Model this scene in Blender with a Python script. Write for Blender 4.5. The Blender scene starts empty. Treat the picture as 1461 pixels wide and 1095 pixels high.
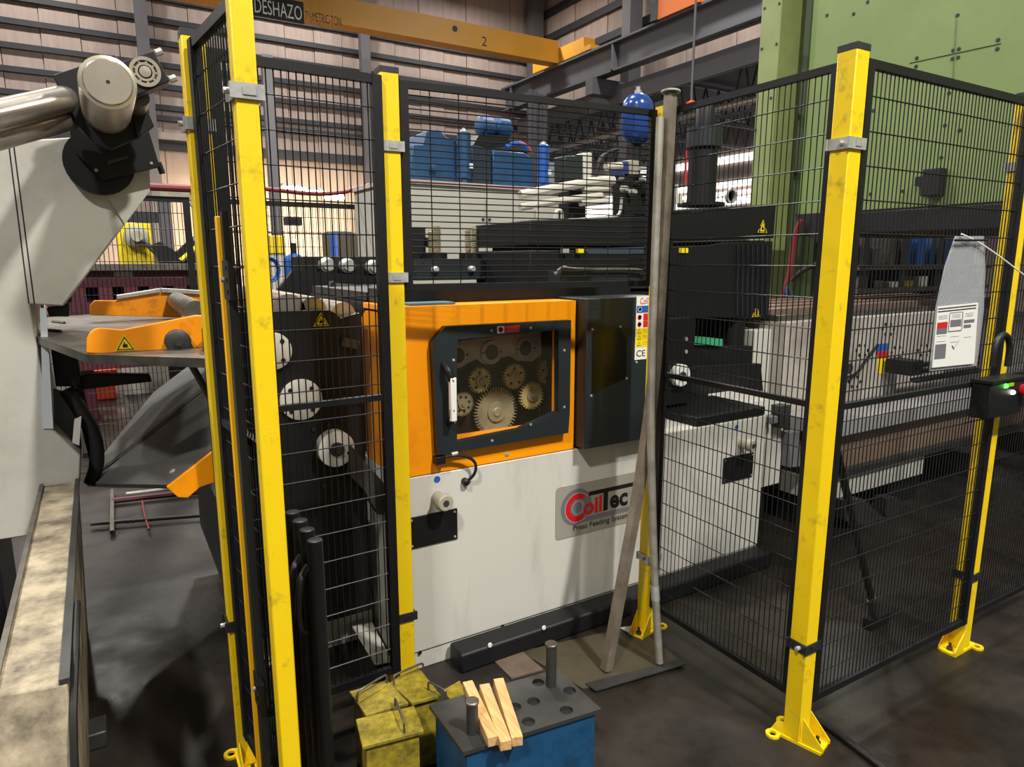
import bpy, math, random
from mathutils import Vector as V, Matrix
random.seed(7)
sc = bpy.context.scene
COL = sc.collection
# ---------------------------------------------------------------- camera
F, CX, CY = 960.0, 730.5, 547.5
PITCH, YAW, CH = math.radians(10.36), math.radians(31.0), 1.6
FW = V((math.sin(YAW)*math.cos(PITCH), math.cos(YAW)*math.cos(PITCH), -math.sin(PITCH)))
RT = V((math.cos(YAW), -math.sin(YAW), 0)); UP = RT.cross(FW)
C0 = V((0, 0, CH))
cam_d = bpy.data.cameras.new('camera'); cam = bpy.data.objects.new('camera', cam_d); COL.objects.link(cam)
cam_d.sensor_width = 36; cam_d.lens = F/1461*36; cam_d.clip_start = 0.02; cam_d.clip_end = 200
cam.matrix_world = Matrix(((RT.x, UP.x, -FW.x, 0), (RT.y, UP.y, -FW.y, 0), (RT.z, UP.z, -FW.z, CH), (0, 0, 0, 1)))
sc.camera = cam
# ---------------------------------------------------------------- world, exposure
w = bpy.data.worlds.new('world'); sc.world = w; w.use_nodes = True
w.node_tree.nodes['Background'].inputs[0].default_value = (0.95, 0.97, 1.0, 1)
w.node_tree.nodes['Background'].inputs[1].default_value = 0.16
sc.view_settings.view_transform = 'Standard'; sc.view_settings.look = 'None'
sc.view_settings.gamma = 1; sc.view_settings.use_curve_mapping = False
sc.view_settings.exposure = 0.6
LAMP_POWER = 420
# lamp spots in the hall: (x, y, z, strength)
LAMPS = [(-4.0, -2.5, 8.5, 1.35), (2.5, -3.5, 8.5, 1.9), (9.5, -2.0, 8.5, .6), (-4.0, 5.0, 8.5, .8), (1.5, 5.5, 8.5, .85),
         (8.5, 8.5, 8.5, 0.7), (-4.0, 12.0, 8.5, 1.0), (3.0, 13.0, 8.5, 1.0), (-8, 21.0, 11.0, .62), (-1, 21.0, 11.0, .62), (6.0, 21.0, 11.0, .62), (12.0, 21.0, 11.0, .5), (12.0, 12.0, 11.8, 1.3)]  # row between crane and back wall is added to brighten the siding

# pixel -> point helpers (1461 x 1095 frame)
def ray(x, y): return FW + RT*((x-CX)/F) - UP*((y-CY)/F)
def pY(x, y, c): d = ray(x, y); return C0 + d*(c/d.y)
def pX(x, y, c): d = ray(x, y); return C0 + d*(c/d.x)
def pZ(x, y, z=0.0): d = ray(x, y); return C0 + d*((z-CH)/d.z)
def pPl(x, y, p, n): d = ray(x, y); return C0 + d*((p-C0).dot(n)/d.dot(n))

# ---------------------------------------------------------------- materials
def lin(c):
    return tuple((v/255/12.92 if v/255 <= .04045 else ((v/255+.055)/1.055)**2.4) for v in c)
MATS = {}
def mat(name, rgb, rough=.5, metal=0., rgb2=None, scale=6., amt=.5, bump=0., contrast=.25, emit=0., detail=6, stretch=None, spec=.5):
    if name in MATS: return MATS[name]
    m = bpy.data.materials.new(name); m.use_nodes = True; nt = m.node_tree; b = nt.nodes['Principled BSDF']
    c = lin(rgb)+(1,)
    b.inputs['Base Color'].default_value = c; b.inputs['Roughness'].default_value = rough; b.inputs['Metallic'].default_value = metal
    b.inputs['Specular IOR Level'].default_value = spec
    if rgb2 is not None or bump:
        tc = nt.nodes.new('ShaderNodeTexCoord'); mp = nt.nodes.new('ShaderNodeMapping')
        if stretch: mp.inputs['Scale'].default_value = stretch
        nt.links.new(tc.outputs['Object'], mp.inputs[0])
        n = nt.nodes.new('ShaderNodeTexNoise'); n.inputs['Scale'].default_value = scale; n.inputs['Detail'].default_value = detail
        n.inputs['Roughness'].default_value = .65
        nt.links.new(mp.outputs[0], n.inputs['Vector'])
        if rgb2 is not None:
            r = nt.nodes.new('ShaderNodeValToRGB'); r.color_ramp.elements[0].position = max(0, amt-contrast); r.color_ramp.elements[1].position = min(1, amt+contrast)
            r.color_ramp.elements[0].color = c; r.color_ramp.elements[1].color = lin(rgb2)+(1,)
            nt.links.new(n.outputs['Fac'], r.inputs[0]); nt.links.new(r.outputs[0], b.inputs['Base Color'])
        if bump:
            bp = nt.nodes.new('ShaderNodeBump'); bp.inputs['Strength'].default_value = bump; bp.inputs['Distance'].default_value = .01
            nt.links.new(n.outputs['Fac'], bp.inputs['Height']); nt.links.new(bp.outputs[0], b.inputs['Normal'])
    if emit:
        b.inputs['Emission Color'].default_value = c; b.inputs['Emission Strength'].default_value = emit
    MATS[name] = m; return m
YEL = mat('yellow_paint', (240, 204, 14), .42, 0, (170, 144, 36), 20, .67, .04, .1, detail=9)
YELD = mat('dirty_yellow_paint', (168, 148, 34), .6, 0, (78, 70, 20), 26, .5, .15, .2)
BLK = mat('black_powder_coat', (15, 15, 17), .5, 0, (22, 22, 25), 8, .5, spec=.35)
WIRE = mat('black_wire', (14, 14, 16), .45, spec=.4)
GALV = mat('galvanised_steel', (200, 200, 196), .4, .35, (150, 150, 148), 30, .5)
DKST = mat('dark_clamp_steel', (70, 70, 74), .4, .7)
WHT = mat('white_machine_paint', (205, 203, 196), .45, 0, (170, 167, 158), 2.2, .68, 0, .14, stretch=(3, 3, .5))
GREYW = mat('grey_white_paint', (188, 186, 178), .5, 0, (160, 157, 147), 2.4, .62, 0, .15)
DIRTW = mat('oily_dirty_paint', (182, 168, 142), .6, 0, (62, 54, 44), 9, .52, .2, .16, detail=9)
ORG = mat('orange_paint', (254, 158, 2), .38, 0, (232, 136, 8), 5, .68, 0, .14)
ORGD = mat('smudged_orange_paint', (246, 150, 10), .42, 0, (120, 70, 14), 8, .68, 0, .1)
SLATE = mat('slate_panel', (27, 34, 38), .45, 0, (32, 39, 43), 6, .5)
STEEL = mat('worn_steel', (125, 120, 112), .42, .75, (80, 74, 68), 14, .55, .05, .2)
CHROME = mat('polished_steel', (196, 188, 178), .28, .8, (150, 142, 132), 7, .55, 0, .3)
TURN = mat('turned_steel', (196, 188, 172), .34, .7, (165, 155, 138), 5, .5)
DSTEEL = mat('dark_steel', (84, 84, 84), .5, .6, (58, 57, 56), 6, .5, .08)
PLATE = mat('scratched_grey_plate', (84, 84, 82), .55, .0, (70, 69, 67), 7, .55, .05)
BLUE = mat('deep_blue_paint', (28, 76, 122), .45, 0, (20, 55, 92), 8, .55)
BLUE2 = mat('bright_blue_paint', (24, 84, 168), .4)
BLUE3 = mat('navy_vessel_paint', (30, 62, 128), .22)
BOXBL = mat('chipped_blue_paint', (16, 72, 112), .5, 0, (10, 44, 70), 14, .6, .1, .14)
GREEN = mat('green_press_paint', (112, 130, 76), .5, 0, (102, 120, 70), 3, .5)
GREENL = mat('light_green_edge_paint', (120, 132, 80), .5, 0, (104, 112, 66), 4, .6)
GREEND = mat('deep_green_paint', (74, 94, 56), .5)
WOOD = mat('fresh_cut_wood', (226, 186, 128), .65, 0, (184, 136, 80), 16, .5, .15, .2, stretch=(6, .6, 6))
GEAR = mat('oily_brass_gear', (196, 184, 118), .4, .1, (150, 138, 80), 18, .5)
GEARG = mat('grey_gear_steel', (168, 160, 128), .45, .1, (112, 104, 78), 12, .5)
BEIGE = mat('bearing_casting', (176, 172, 154), .5, 0, (140, 136, 118), 9, .5)
RUB = mat('black_rubber', (16, 16, 17), .55)
RED = mat('red_sticker', (200, 32, 36), .5)
REDP = mat('dark_red_paint', (92, 28, 44), .55, 0, (58, 20, 30), 5, .5)
REDB = mat('red_bar_paint', (112, 26, 34), .5)
WHITE = mat('white_print', (226, 226, 222), .6)
BLACKP = mat('black_print', (14, 14, 14), .6)
BLUEP = mat('blue_print', (30, 88, 170), .6)
YELP = mat('yellow_print', (232, 206, 20), .5)
SIGNG = mat('silver_sign_plate', (166, 162, 152), .45, .1, (154, 148, 138), 3, .5)
GREYP = mat('grey_print', (110, 110, 116), .5)
LGREYP = mat('light_grey_print', (176, 176, 180), .5)
SIDING = mat('beige_wall_siding', (172, 154, 146), .7, 0, (146, 130, 124), 1.2, .55, 0, .2, stretch=(3, 3, .4))
GIRT = mat('dark_girt_paint', (44, 44, 52), .6)
COLM = mat('grey_column_paint', (92, 90, 94), .6)
GIRD = mat('grey_girder_paint', (84, 84, 90), .6)
CRANE = mat('crane_yellow_paint', (222, 160, 40), .5, 0, (205, 142, 34), .6, .5)
ROOF = mat('dark_roof_deck', (52, 52, 60), .8)
CABW = mat('cabinet_grey_paint', (196, 194, 186), .5, 0, (184, 181, 172), 1.5, .5)
TUBE = mat('light_tube', (255, 240, 205), .5, emit=14)
WINL = mat('window_daylight', (255, 252, 246), .5, emit=2.2)
LENS = mat('lamp_lens', (255, 250, 240), .5, emit=6)
LEDG = mat('green_indicator', (60, 255, 60), .3, emit=5)
LEDW = mat('white_indicator', (255, 255, 250), .3, emit=6)
MINT = mat('mint_green_paint', (60, 150, 112), .5)
ORED = mat('orange_red_plastic', (214, 78, 36), .5)
PIPEW = mat('pale_pipe', (214, 210, 202), .3, .3)
SPRING = mat('spring_steel', (150, 142, 116), .4, .5)

def glass(name, rgb, rough, alpha):
    m = bpy.data.materials.new(name); m.use_nodes = True; nt = m.node_tree; b = nt.nodes['Principled BSDF']
    b.inputs['Base Color'].default_value = lin(rgb)+(1,); b.inputs['Roughness'].default_value = rough
    b.inputs['Alpha'].default_value = alpha; return m
GLASS = glass('oily_polycarbonate', (112, 108, 84), .1, .035)
SMOKE = glass('smoked_polycarbonate', (14, 13, 10), .25, .95)
BAG = glass('clear_plastic_bag', (205, 208, 214), .15, .3)

def floor_mat():
    m = bpy.data.materials.new('oily_concrete'); m.use_nodes = True; nt = m.node_tree; b = nt.nodes['Principled BSDF']
    tc = nt.nodes.new('ShaderNodeTexCoord')
    def noise(s, d=8, r=.6):
        n = nt.nodes.new('ShaderNodeTexNoise'); n.inputs['Scale'].default_value = s; n.inputs['Detail'].default_value = d; n.inputs['Roughness'].default_value = r
        nt.links.new(tc.outputs['Object'], n.inputs['Vector']); return n
    def ramp(n, a, b_, ca, cb):
        r = nt.nodes.new('ShaderNodeValToRGB'); r.color_ramp.elements[0].position = a; r.color_ramp.elements[1].position = b_
        r.color_ramp.elements[0].color = lin(ca)+(1,); r.color_ramp.elements[1].color = lin(cb)+(1,); nt.links.new(n.outputs['Fac'], r.inputs[0]); return r
    a = ramp(noise(1.3), .38, .64, (32, 28, 25), (55, 48, 43))
    d = ramp(noise(6, 10, .7), .35, .7, (168, 164, 160), (255, 255, 255))
    s = ramp(noise(.8, 4), .60, .70, (255, 255, 255), (200, 160, 158))
    def mul(x, y):
        k = nt.nodes.new('ShaderNodeMix'); k.data_type = 'RGBA'; k.blend_type = 'MULTIPLY'; k.inputs[0].default_value = 1
        nt.links.new(x.outputs[0] if x.bl_idname != 'ShaderNodeMix' else x.outputs[2], k.inputs[6]); nt.links.new(y.outputs[0], k.inputs[7]); return k
    o = mul(mul(a, d), s)
    nt.links.new(o.outputs[2], b.inputs['Base Color'])
    rr = ramp(noise(2.2), .35, .65, (140, 140, 140), (200, 200, 200)); nt.links.new(rr.outputs[0], b.inputs['Roughness'])
    bp = nt.nodes.new('ShaderNodeBump'); bp.inputs['Strength'].default_value = .12; bp.inputs['Distance'].default_value = .01
    nt.links.new(noise(30).outputs['Fac'], bp.inputs['Height']); nt.links.new(bp.outputs[0], b.inputs['Normal'])
    return m
FLOORM = floor_mat()

# ---------------------------------------------------------------- mesh builder
ORG_OF = {}
class MB:
    def __init__(s): s.v = []; s.f = []
    def add(s, vs, fs):
        k = len(s.v); s.v += [V(q) for q in vs]; s.f += [tuple(i+k for i in f) for f in fs]; return s
    def hexa(s, b, t):            # bottom quad, top quad (same winding)
        return s.add(list(b)+list(t), [(3, 2, 1, 0), (4, 5, 6, 7), (0, 1, 5, 4), (1, 2, 6, 5), (2, 3, 7, 6), (3, 0, 4, 7)])
    def box(s, x0, x1, y0, y1, z0, z1):
        return s.hexa([(x0, y0, z0), (x1, y0, z0), (x1, y1, z0), (x0, y1, z0)], [(x0, y0, z1), (x1, y0, z1), (x1, y1, z1), (x0, y1, z1)])
    def obox(s, c, ax, ay, az):   # centre and half-axis vectors
        c = V(c); ax = V(ax); ay = V(ay); az = V(az)
        q = [(-1, -1), (1, -1), (1, 1), (-1, 1)]
        return s.hexa([c+ax*a+ay*b-az for a, b in q], [c+ax*a+ay*b+az for a, b in q])
    def prism(s, poly, ext):
        n = len(poly); poly = [V(p) for p in poly]; e = V(ext)
        return s.add(poly+[p+e for p in poly], [tuple(range(n-1, -1, -1)), tuple(range(n, 2*n))]+[(i, (i+1) % n, n+(i+1) % n, n+i) for i in range(n)])
    def cyl(s, a, b, r, n=14, r2=None):
        a = V(a); b = V(b); d = (b-a).normalized(); u = d.orthogonal().normalized(); w_ = d.cross(u); r2 = r if r2 is None else r2
        cs = [(math.cos(2*math.pi*i/n), math.sin(2*math.pi*i/n)) for i in range(n)]
        vs = [a+(u*c+w_*t)*r for c, t in cs]+[b+(u*c+w_*t)*r2 for c, t in cs]
        return s.add(vs, [tuple(range(n-1, -1, -1)), tuple(range(n, 2*n))]+[(i, (i+1) % n, n+(i+1) % n, n+i) for i in range(n)])
    def bar(s, a, b, t):          # square wire, 4 sided
        a = V(a); b = V(b); d = (b-a).normalized(); u = d.orthogonal().normalized(); w_ = d.cross(u)
        return s.hexa([a+(u*p+w_*q)*t for p, q in ((-1, -1), (1, -1), (1, 1), (-1, 1))], [b+(u*p+w_*q)*t for p, q in ((-1, -1), (1, -1), (1, 1), (-1, 1))])
    def tube(s, pts, r, n=8, smooth=3):
        pts = [V(p) for p in pts]
        for _ in range(smooth if len(pts) > 2 else 0):
            q = [pts[0]]
            for a, b in zip(pts, pts[1:]): q += [a*.75+b*.25, a*.25+b*.75]
            pts = q+[pts[-1]]
        k = len(s.v); u = None
        for i, p in enumerate(pts):
            d = (pts[min(i+1, len(pts)-1)]-pts[max(i-1, 0)]).normalized()
            u = d.orthogonal().normalized() if u is None else (u-d*u.dot(d)).normalized()
            w_ = d.cross(u)
            s.v += [p+(u*math.cos(2*math.pi*j/n)+w_*math.sin(2*math.pi*j/n))*r for j in range(n)]
        m = len(pts)
        for i in range(m-1):
            for j in range(n):
                s.f.append((k+i*n+j, k+i*n+(j+1) % n, k+(i+1)*n+(j+1) % n, k+(i+1)*n+j))
        s.f.append(tuple(k+j for j in range(n-1, -1, -1))); s.f.append(tuple(k+(m-1)*n+j for j in range(n)))
        return s
    def lathe(s, a, axis, prof, n=24):   # prof: list of (distance along axis, radius)
        a = V(a); d = V(axis).normalized(); u = d.orthogonal().normalized(); w_ = d.cross(u); k = len(s.v); m = len(prof)
        for t, r in prof:
            s.v += [a+d*t+(u*math.cos(2*math.pi*j/n)+w_*math.sin(2*math.pi*j/n))*r for j in range(n)]
        for i in range(m-1):
            for j in range(n): s.f.append((k+i*n+j, k+i*n+(j+1) % n, k+(i+1)*n+(j+1) % n, k+(i+1)*n+j))
        s.f.append(tuple(k+j for j in range(n-1, -1, -1))); s.f.append(tuple(k+(m-1)*n+j for j in range(n)))
        return s
    def ring(s, c, axis, r0, r1, h, n=28):
        return s.lathe(c, axis, [(0, r0), (0, r1), (h, r1), (h, r0), (0, r0)], n)
    def gear(s, c, r, teeth, h, hole=0):
        c = V(c); poly = []
        for i in range(teeth):
            for fr, rr in ((0, .84), (.2, .84), (.36, 1.), (.64, 1.), (.8, .84)):
                t = 2*math.pi*(i+fr)/teeth; poly.append(c+V((math.cos(t)*r*rr, 0, math.sin(t)*r*rr)))
        return s.prism(poly, (0, h, 0))
    def build(s, name, m, parent=None, bevel=0., kind=None, org=None):
        me = bpy.data.meshes.new(name)
        if parent is not None: o0 = ORG_OF[parent.name]
        elif org is not None: o0 = V(org)
        else:
            xs = [p.x for p in s.v]; ys = [p.y for p in s.v]; o0 = V(((min(xs)+max(xs))/2, (min(ys)+max(ys))/2, min(p.z for p in s.v)))
        me.from_pydata([tuple(p-o0) for p in s.v], [], s.f); me.validate(); me.materials.append(m)
        me.shade_smooth(); me.set_sharp_from_angle(angle=.6)
        o = bpy.data.objects.new(name, me); COL.objects.link(o)
        if parent is not None: o.parent = parent
        else: o.location = o0
        ORG_OF[o.name] = o0
        if bevel:
            b = o.modifiers.new('bevel', 'BEVEL'); b.width = bevel; b.segments = 2; b.limit_method = 'ANGLE'
        if kind: o['kind'] = kind
        return o
def tag(o, label, cat, group=None):
    o['label'] = label; o['category'] = cat
    if group: o['group'] = group
    return o
def thing(name, label, cat, loc, group=None):
    o = bpy.data.objects.new(name, None); COL.objects.link(o); o.location = V(loc); o.empty_display_size = .1; ORG_OF[o.name] = V(loc)
    return tag(o, label, cat, group)
def struct(o): o['kind'] = 'structure'; return o
def B(x0, x1, y0, y1, z0, z1, name, m, parent=None, bevel=0.): return MB().box(x0, x1, y0, y1, z0, z1).build(name, m, parent, bevel)
def polyY(pts, c, d, name, m, parent=None, bevel=0.):   # pixel outline on the plane Y=c, d deep
    return MB().prism([pY(x, y, c) for x, y in pts], (0, d, 0)).build(name, m, parent, bevel)
def text(body, m, parent, c, right, up, wid, hei, name='lettering', lift=.0008, bold=0.):
    """flat print of given width and height, lower-left corner at c"""
    cu = bpy.data.curves.new('t', 'FONT'); cu.body = body; cu.size = 1; cu.fill_mode = 'FRONT'; cu.resolution_u = 3; cu.offset = bold
    ob = bpy.data.objects.new('t', cu); COL.objects.link(ob)
    bpy.context.view_layer.update()
    me = bpy.data.meshes.new_from_object(ob); bpy.data.objects.remove(ob); bpy.data.curves.remove(cu)
    xs = [v.co.x for v in me.vertices]; ys = [v.co.y for v in me.vertices]
    x0, y0 = min(xs), min(ys); sx = wid/(max(xs)-x0); sy = hei/(max(ys)-y0)
    right = V(right).normalized(); up = V(up).normalized(); n = right.cross(up); o0 = ORG_OF[parent.name]; c = V(c)
    for v in me.vertices: v.co = c+right*((v.co.x-x0)*sx)+up*((v.co.y-y0)*sy)+n*lift-o0
    me.materials.clear(); me.materials.append(m)
    o = bpy.data.objects.new(name, me); COL.objects.link(o); o.parent = parent; ORG_OF[o.name] = o0; return o
def warn_triangle(c, size, parent, right=(1, 0, 0), up=(0, 0, 1), name='warning_sticker'):
    right = V(right).normalized(); up = V(up).normalized(); n = right.cross(up); c = V(c)
    h = size*.87
    def tri(k): return [c-right*size/2*k-up*h/3*k, c+right*size/2*k-up*h/3*k, c+up*h*2/3*k]
    a = MB().prism(tri(1), n*.001).build(name, YELP, parent)
    b = MB()
    t0 = [p+n*.0014 for p in tri(.86)]; t1 = [p+n*.0014 for p in tri(.68)]
    b.add(t0+t1, [(0, 1, 4, 3), (1, 2, 5, 4), (2, 0, 3, 5)])
    b.obox(c+n*.0014-up*h*.03, right*size*.11, up*h*.1, n*.0004); b.obox(c+n*.0014+up*h*.1-right*size*.03, right*size*.03, up*h*.1, n*.0004)
    par = a if parent.parent is None else parent
    b.build('symbol', BLACKP, par)
    return a

# ================================================================ THE HALL
struct(B(-30, 40, -12, 30, -.3, 0, 'floor', FLOORM))
# back wall: sheets, girts, columns
WY, WX = 24.0, 15.6
wb = struct(B(-17, WX+.4, WY+.12, WY+.3, 0, 13.4, 'wall_back', SIDING))
pm = None; x = -17.0; k = 0
while x < WX+.3:
    if pm is None:
        o = MB().box(0, .93, 0, .09, 0, 13.3).build('siding_sheet', SIDING, org=(0, 0, 0)); pm = o.data
    else:
        o = bpy.data.objects.new('siding_sheet', pm); COL.objects.link(o)
    o.parent = wb; o.location = V((x, WY+.03-(.02 if k % 2 else 0), .02))-wb.location; x += .95; k += 1
gm = None
for yy in (-80, -44, -8, 27, 62, 96, 129, 146, 189):
    z = pY(0, yy, WY-.1).z
    hgt = .15 if yy != 189 else .3
    MB().box(-17, WX, WY-.1, WY, z-hgt/2, z+hgt/2).build('girt', GIRT, wb)
for px_ in (212, 522):
    c = pY(px_, 150, WY-.3); MB().box(c.x-.16, c.x+.16, WY-.5, WY-.22, 0, 13.2).build('column', COLM, wb)
cl = pY(230, 200, WY-.3)
# lower pale ledge rail on the wall
zr = pY(250, 196, WY-.4).z
MB().box(cl.x-.4, pY(330, 205, WY-.4).x, WY-.42, WY-.22, zr-.08, zr+.12).build('ledge_rail', SIDING, wb)
# right wall: upper part only, open to a lower bay underneath
wr = struct(B(WX+.12, WX+.3, -6, WY+.3, 6.9, 13.4, 'wall_right', SIDING))
pm = None; y = -6.0; k = 0
while y < WY:
    if pm is None:
        o = MB().box(0, .09, 0, .93, 0, 6.4).build('siding_sheet', SIDING, org=(0, 0, 0)); pm = o.data
    else:
        o = bpy.data.objects.new('siding_sheet', pm); COL.objects.link(o)
    o.parent = wr; o.location = V((WX+.03-(.02 if k % 2 else 0), y, 6.95))-wr.location; y += .95; k += 1
for i in range(7):
    z = 7.3+i*.9; MB().box(WX-.12, WX, -6, WY-.2, z-.12, z+.12).build('girt', GIRT, wr)
cc = pX(905, 40, WX-.4)
for yy in (cc.y, cc.y-7.5, WY-.6):
    MB().box(WX-.75, WX-.25, yy-.2, yy+.2, 0, 13.2).build('column', COLM, wr)
struct(B(-30, WX+.5, -12, WY+.4, 13.4, 13.6, 'ceiling', ROOF))
# adjoining lower bay
struct(B(WX+.5, 25.4, -6, WY+12, 7.6, 7.8, 'ceiling_low_bay', ROOF))
wf = struct(B(25, 25.3, -6, WY+12, 0, 7.6, 'wall_far_bay', SIDING))
for ya_, yb_ in ((221, 231), (258, 266), (272, 277), (281, 291)):
    z1, z0 = pX(1050, ya_, 24.9).z, pX(1050, yb_, 24.9).z
    MB().box(24.9, 25, 8, 34, z0, z1).build('window_strip', WINL, wf)
tm = None
for i in range(7):
    y0 = 8+i*3.2
    m = MB(); a, b = WX+.6, 24.8; zt, zb = 7.5, 6.3
    m.box(a, b, y0-.05, y0+.05, zt-.1, zt); m.box(a, b, y0-.05, y0+.05, zb, zb+.1)
    for j in range(14):
        xa = a+(b-a)*j/14; xb = a+(b-a)*(j+.5)/14; xc = a+(b-a)*(j+1)/14
        m.bar((xa, y0, zb+.05), (xb, y0, zt-.05), .03); m.bar((xb, y0, zt-.05), (xc, y0, zb+.05), .03)
    tag(m.build('roof_truss', COLM), 'grey open-web roof truss in the lower bay beyond the crane rail', 'truss', 'roof trusses of the lower bay')
for j, (zz, r) in enumerate(((6.15, .09), (5.95, .05))):
    tag(MB().cyl((WX+.9+.3*j, -4, zz), (WX+.9+.3*j, 26, zz), r).build('overhead_pipe', PIPEW if j == 0 else COLM), ('thick pale' if j == 0 else 'thin grey')+' pipe running under the crane rail toward the trusses', 'pipe')
# runway girder
GX = 13.8
zt = pX(957, 28, GX).z; zb = pX(957, 75, GX).z
g = thing('crane_runway_girder', 'long grey steel crane runway girder below the siding', 'girder', (GX, 10, zb))
MB().box(GX-.02, GX+.02, -6, 23.4, zb, zt).build('web', GIRD, g)
MB().box(GX-.22, GX+.22, -6, 23.4, zt-.06, zt).build('flange', GIRD, g); MB().box(GX-.2, GX+.2, -6, 23.4, zb, zb+.06).build('flange', GIRD, g)
for yy in (cc.y-.9, cc.y-8, cc.y+5): MB().box(GX-.2, GX+.2, yy-.04, yy+.04, zb, zt).build('stiffener', GIRD, g)
MB().box(GX-.35, WX-.78, cc.y-.18, cc.y+.18, zb-.5, zb-.02).build('bracket', GIRD, g)
MB().box(GX+.5, GX+.58, -6, 23.4, zb-.75, zb-.2).build('lower_channel', GIRD, g)
# yellow bridge crane
CYY = 20.0
zt2 = pY(750, 49, CYY).z; zb2 = pY(750, 82, CYY).z; xe = pY(797, 70, CYY).x
cr = thing('bridge_crane', 'yellow overhead bridge crane girder with black name plate', 'crane', (3, CYY, zb2))
MB().box(-14, xe, CYY, CYY+.5, zb2, zt2).build('girder', CRANE, cr)
MB().box(-14, xe-1.5, CYY+.5, CYY+1.4, zt2+.05, zt2+.12).build('walkway', GIRT, cr)
zk = max(zb2-.12, zt+.16)
tr = MB().box(xe, xe+.45, CYY-1.4, CYY+1.6, zk, zk+.45).build('end_truck', CRANE, cr)
for yy in (CYY-1.1, CYY+1.3): MB().cyl((xe+.1, yy, zk), (xe+.4, yy, zk), .155).build('wheel', GIRT, tr)
MB().box(xe-.1, xe+.5, CYY-1.9, CYY-1.4, zb2-.02, zb2+.12).build('buffer_arm', CRANE, cr)
a = pY(358, 2, CYY-.02); b = pY(434, 27, CYY-.02); zc = pY(396, 12, CYY-.02).z; hh = .28
pl = MB().box(a.x, b.x, CYY-.02, CYY, zc-hh, zc+hh).build('name_plate', BLACKP, cr)
text('DESHAZO', WHITE, cr, (a.x+.06*(b.x-a.x), CYY-.022, zc-.2), (1, 0, 0), (0, 0, 1), (b.x-a.x)*.9, .36)
t0 = pY(434, 20, CYY).x; t1 = pY(485, 25, CYY).x
text('7½METRIC-TON', BLACKP, cr, (t0+.03, CYY-.001, zc-.16), (1, 0, 0), (0, 0, 1), t1-t0, .24)
q = pY(691, 59, CYY); text('2', BLACKP, cr, (q.x-.09, CYY-.001, q.z-.14), (1, 0, 0), (0, 0, 1), .18, .28)
q = pY(649, 41, CYY); MB().cyl((q.x, CYY-.01, q.z), (q.x, CYY, q.z), .09).build('port', GIRT, cr)
# orange second crane on the runway
q0 = pX(950, 30, GX); q1 = pX(1010, 4, GX)
oc = thing('hoist_carriage', 'orange crane end carriage on the grey runway girder', 'crane', (GX, q0.y, zt))
MB().box(GX-.3, GX+.3, q1.y, q0.y, zt, zt+.62).build('body', mat('faded_orange_paint', (196, 104, 48), .55), oc)
MB().box(GX-.34, GX+.2, q0.y, q0.y+.25, zt, zt+.5).build('motor_housing', GIRT, oc)
# sprinkler drop
q = pX(990, 65, 12.6)
sp = thing('sprinkler_drop', 'thin vertical pipe with red valve hanging under the runway girder', 'pipe', (q.x, q.y, q.z-1.3))
MB().cyl((q.x, q.y, q.z-1.3), (q.x, q.y, 13.4), .03).build('pipe', COLM, sp); MB().lathe((q.x, q.y, q.z-1.4), (0, 0, 1), [(0, .05), (.02, .12), (.12, .12), (.16, .04)], 12).build('valve', ORED, sp)
# hall lamps (fixtures out of view, near the roof), including the added row that brightens the back wall
for i, (x, y, z, s) in enumerate(LAMPS):
    L = thing('high_bay_lamp', 'round high-bay lamp hanging under the hall roof', 'lamp', (x, y, z), 'high-bay lamps of the hall')
    MB().lathe((x, y, z), (0, 0, 1), [(0, .32), (.05, .34), (.25, .16), (.45, .12)], 20).build('housing', GIRT, L)
    MB().lathe((x, y, z-.02), (0, 0, 1), [(0, .29), (.02, .3)], 20).build('lens', LENS, L)
    MB().cyl((x, y, z+.45), (x, y, 13.4), .012, 6).build('suspension_rod', GIRT, L)
    ld = bpy.data.lights.new('lamp_light', 'AREA'); ld.shape = 'DISK'; ld.size = .6; ld.energy = LAMP_POWER*s; ld.color = (1., .955, .88)
    lo = bpy.data.objects.new('lamp_light', ld); COL.objects.link(lo); lo.parent = L; lo.location = (0, 0, -.06)
# warm tubes in front of the back wall
for (xa, ya, xb, yb, which) in ((402, 266, 432, 274, 'largest'), (436, 272, 461, 279, 'middle'), (463, 277, 490, 286, 'smallest')):
    yy = 19.5; A = pY(xa, ya, yy); Bq = pY(xb, yb, yy); zz = (A.z+Bq.z)/2
    L = thing('tube_light', 'glowing warm light tube hanging before the back wall, '+which+' of the three in its row', 'light', ((A.x+Bq.x)/2, yy, zz), 'warm light tubes before the back wall')
    MB().cyl((A.x, yy, zz), (Bq.x, yy, zz), .07, 12).build('tube', TUBE, L)
    MB().box(A.x, Bq.x, yy-.12, yy+.12, zz+.07, zz+.14).build('reflector', WHITE, L)
    for xx in (A.x+.1, Bq.x-.1): MB().cyl((xx, yy, zz+.14), (xx, yy, 13.4), .002, 5).build('wire', GIRT, L)
    ld = bpy.data.lights.new('tube_glow', 'AREA'); ld.shape = 'RECTANGLE'; ld.size = max(.3, Bq.x-A.x); ld.size_y = .2; ld.energy = 420; ld.color = (1, .80, .48)
    lo = bpy.data.objects.new('tube_glow', ld); COL.objects.link(lo); lo.parent = L; lo.location = (0, 0, -.1); lo.rotation_euler = (math.radians(25), 0, 0)

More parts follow.
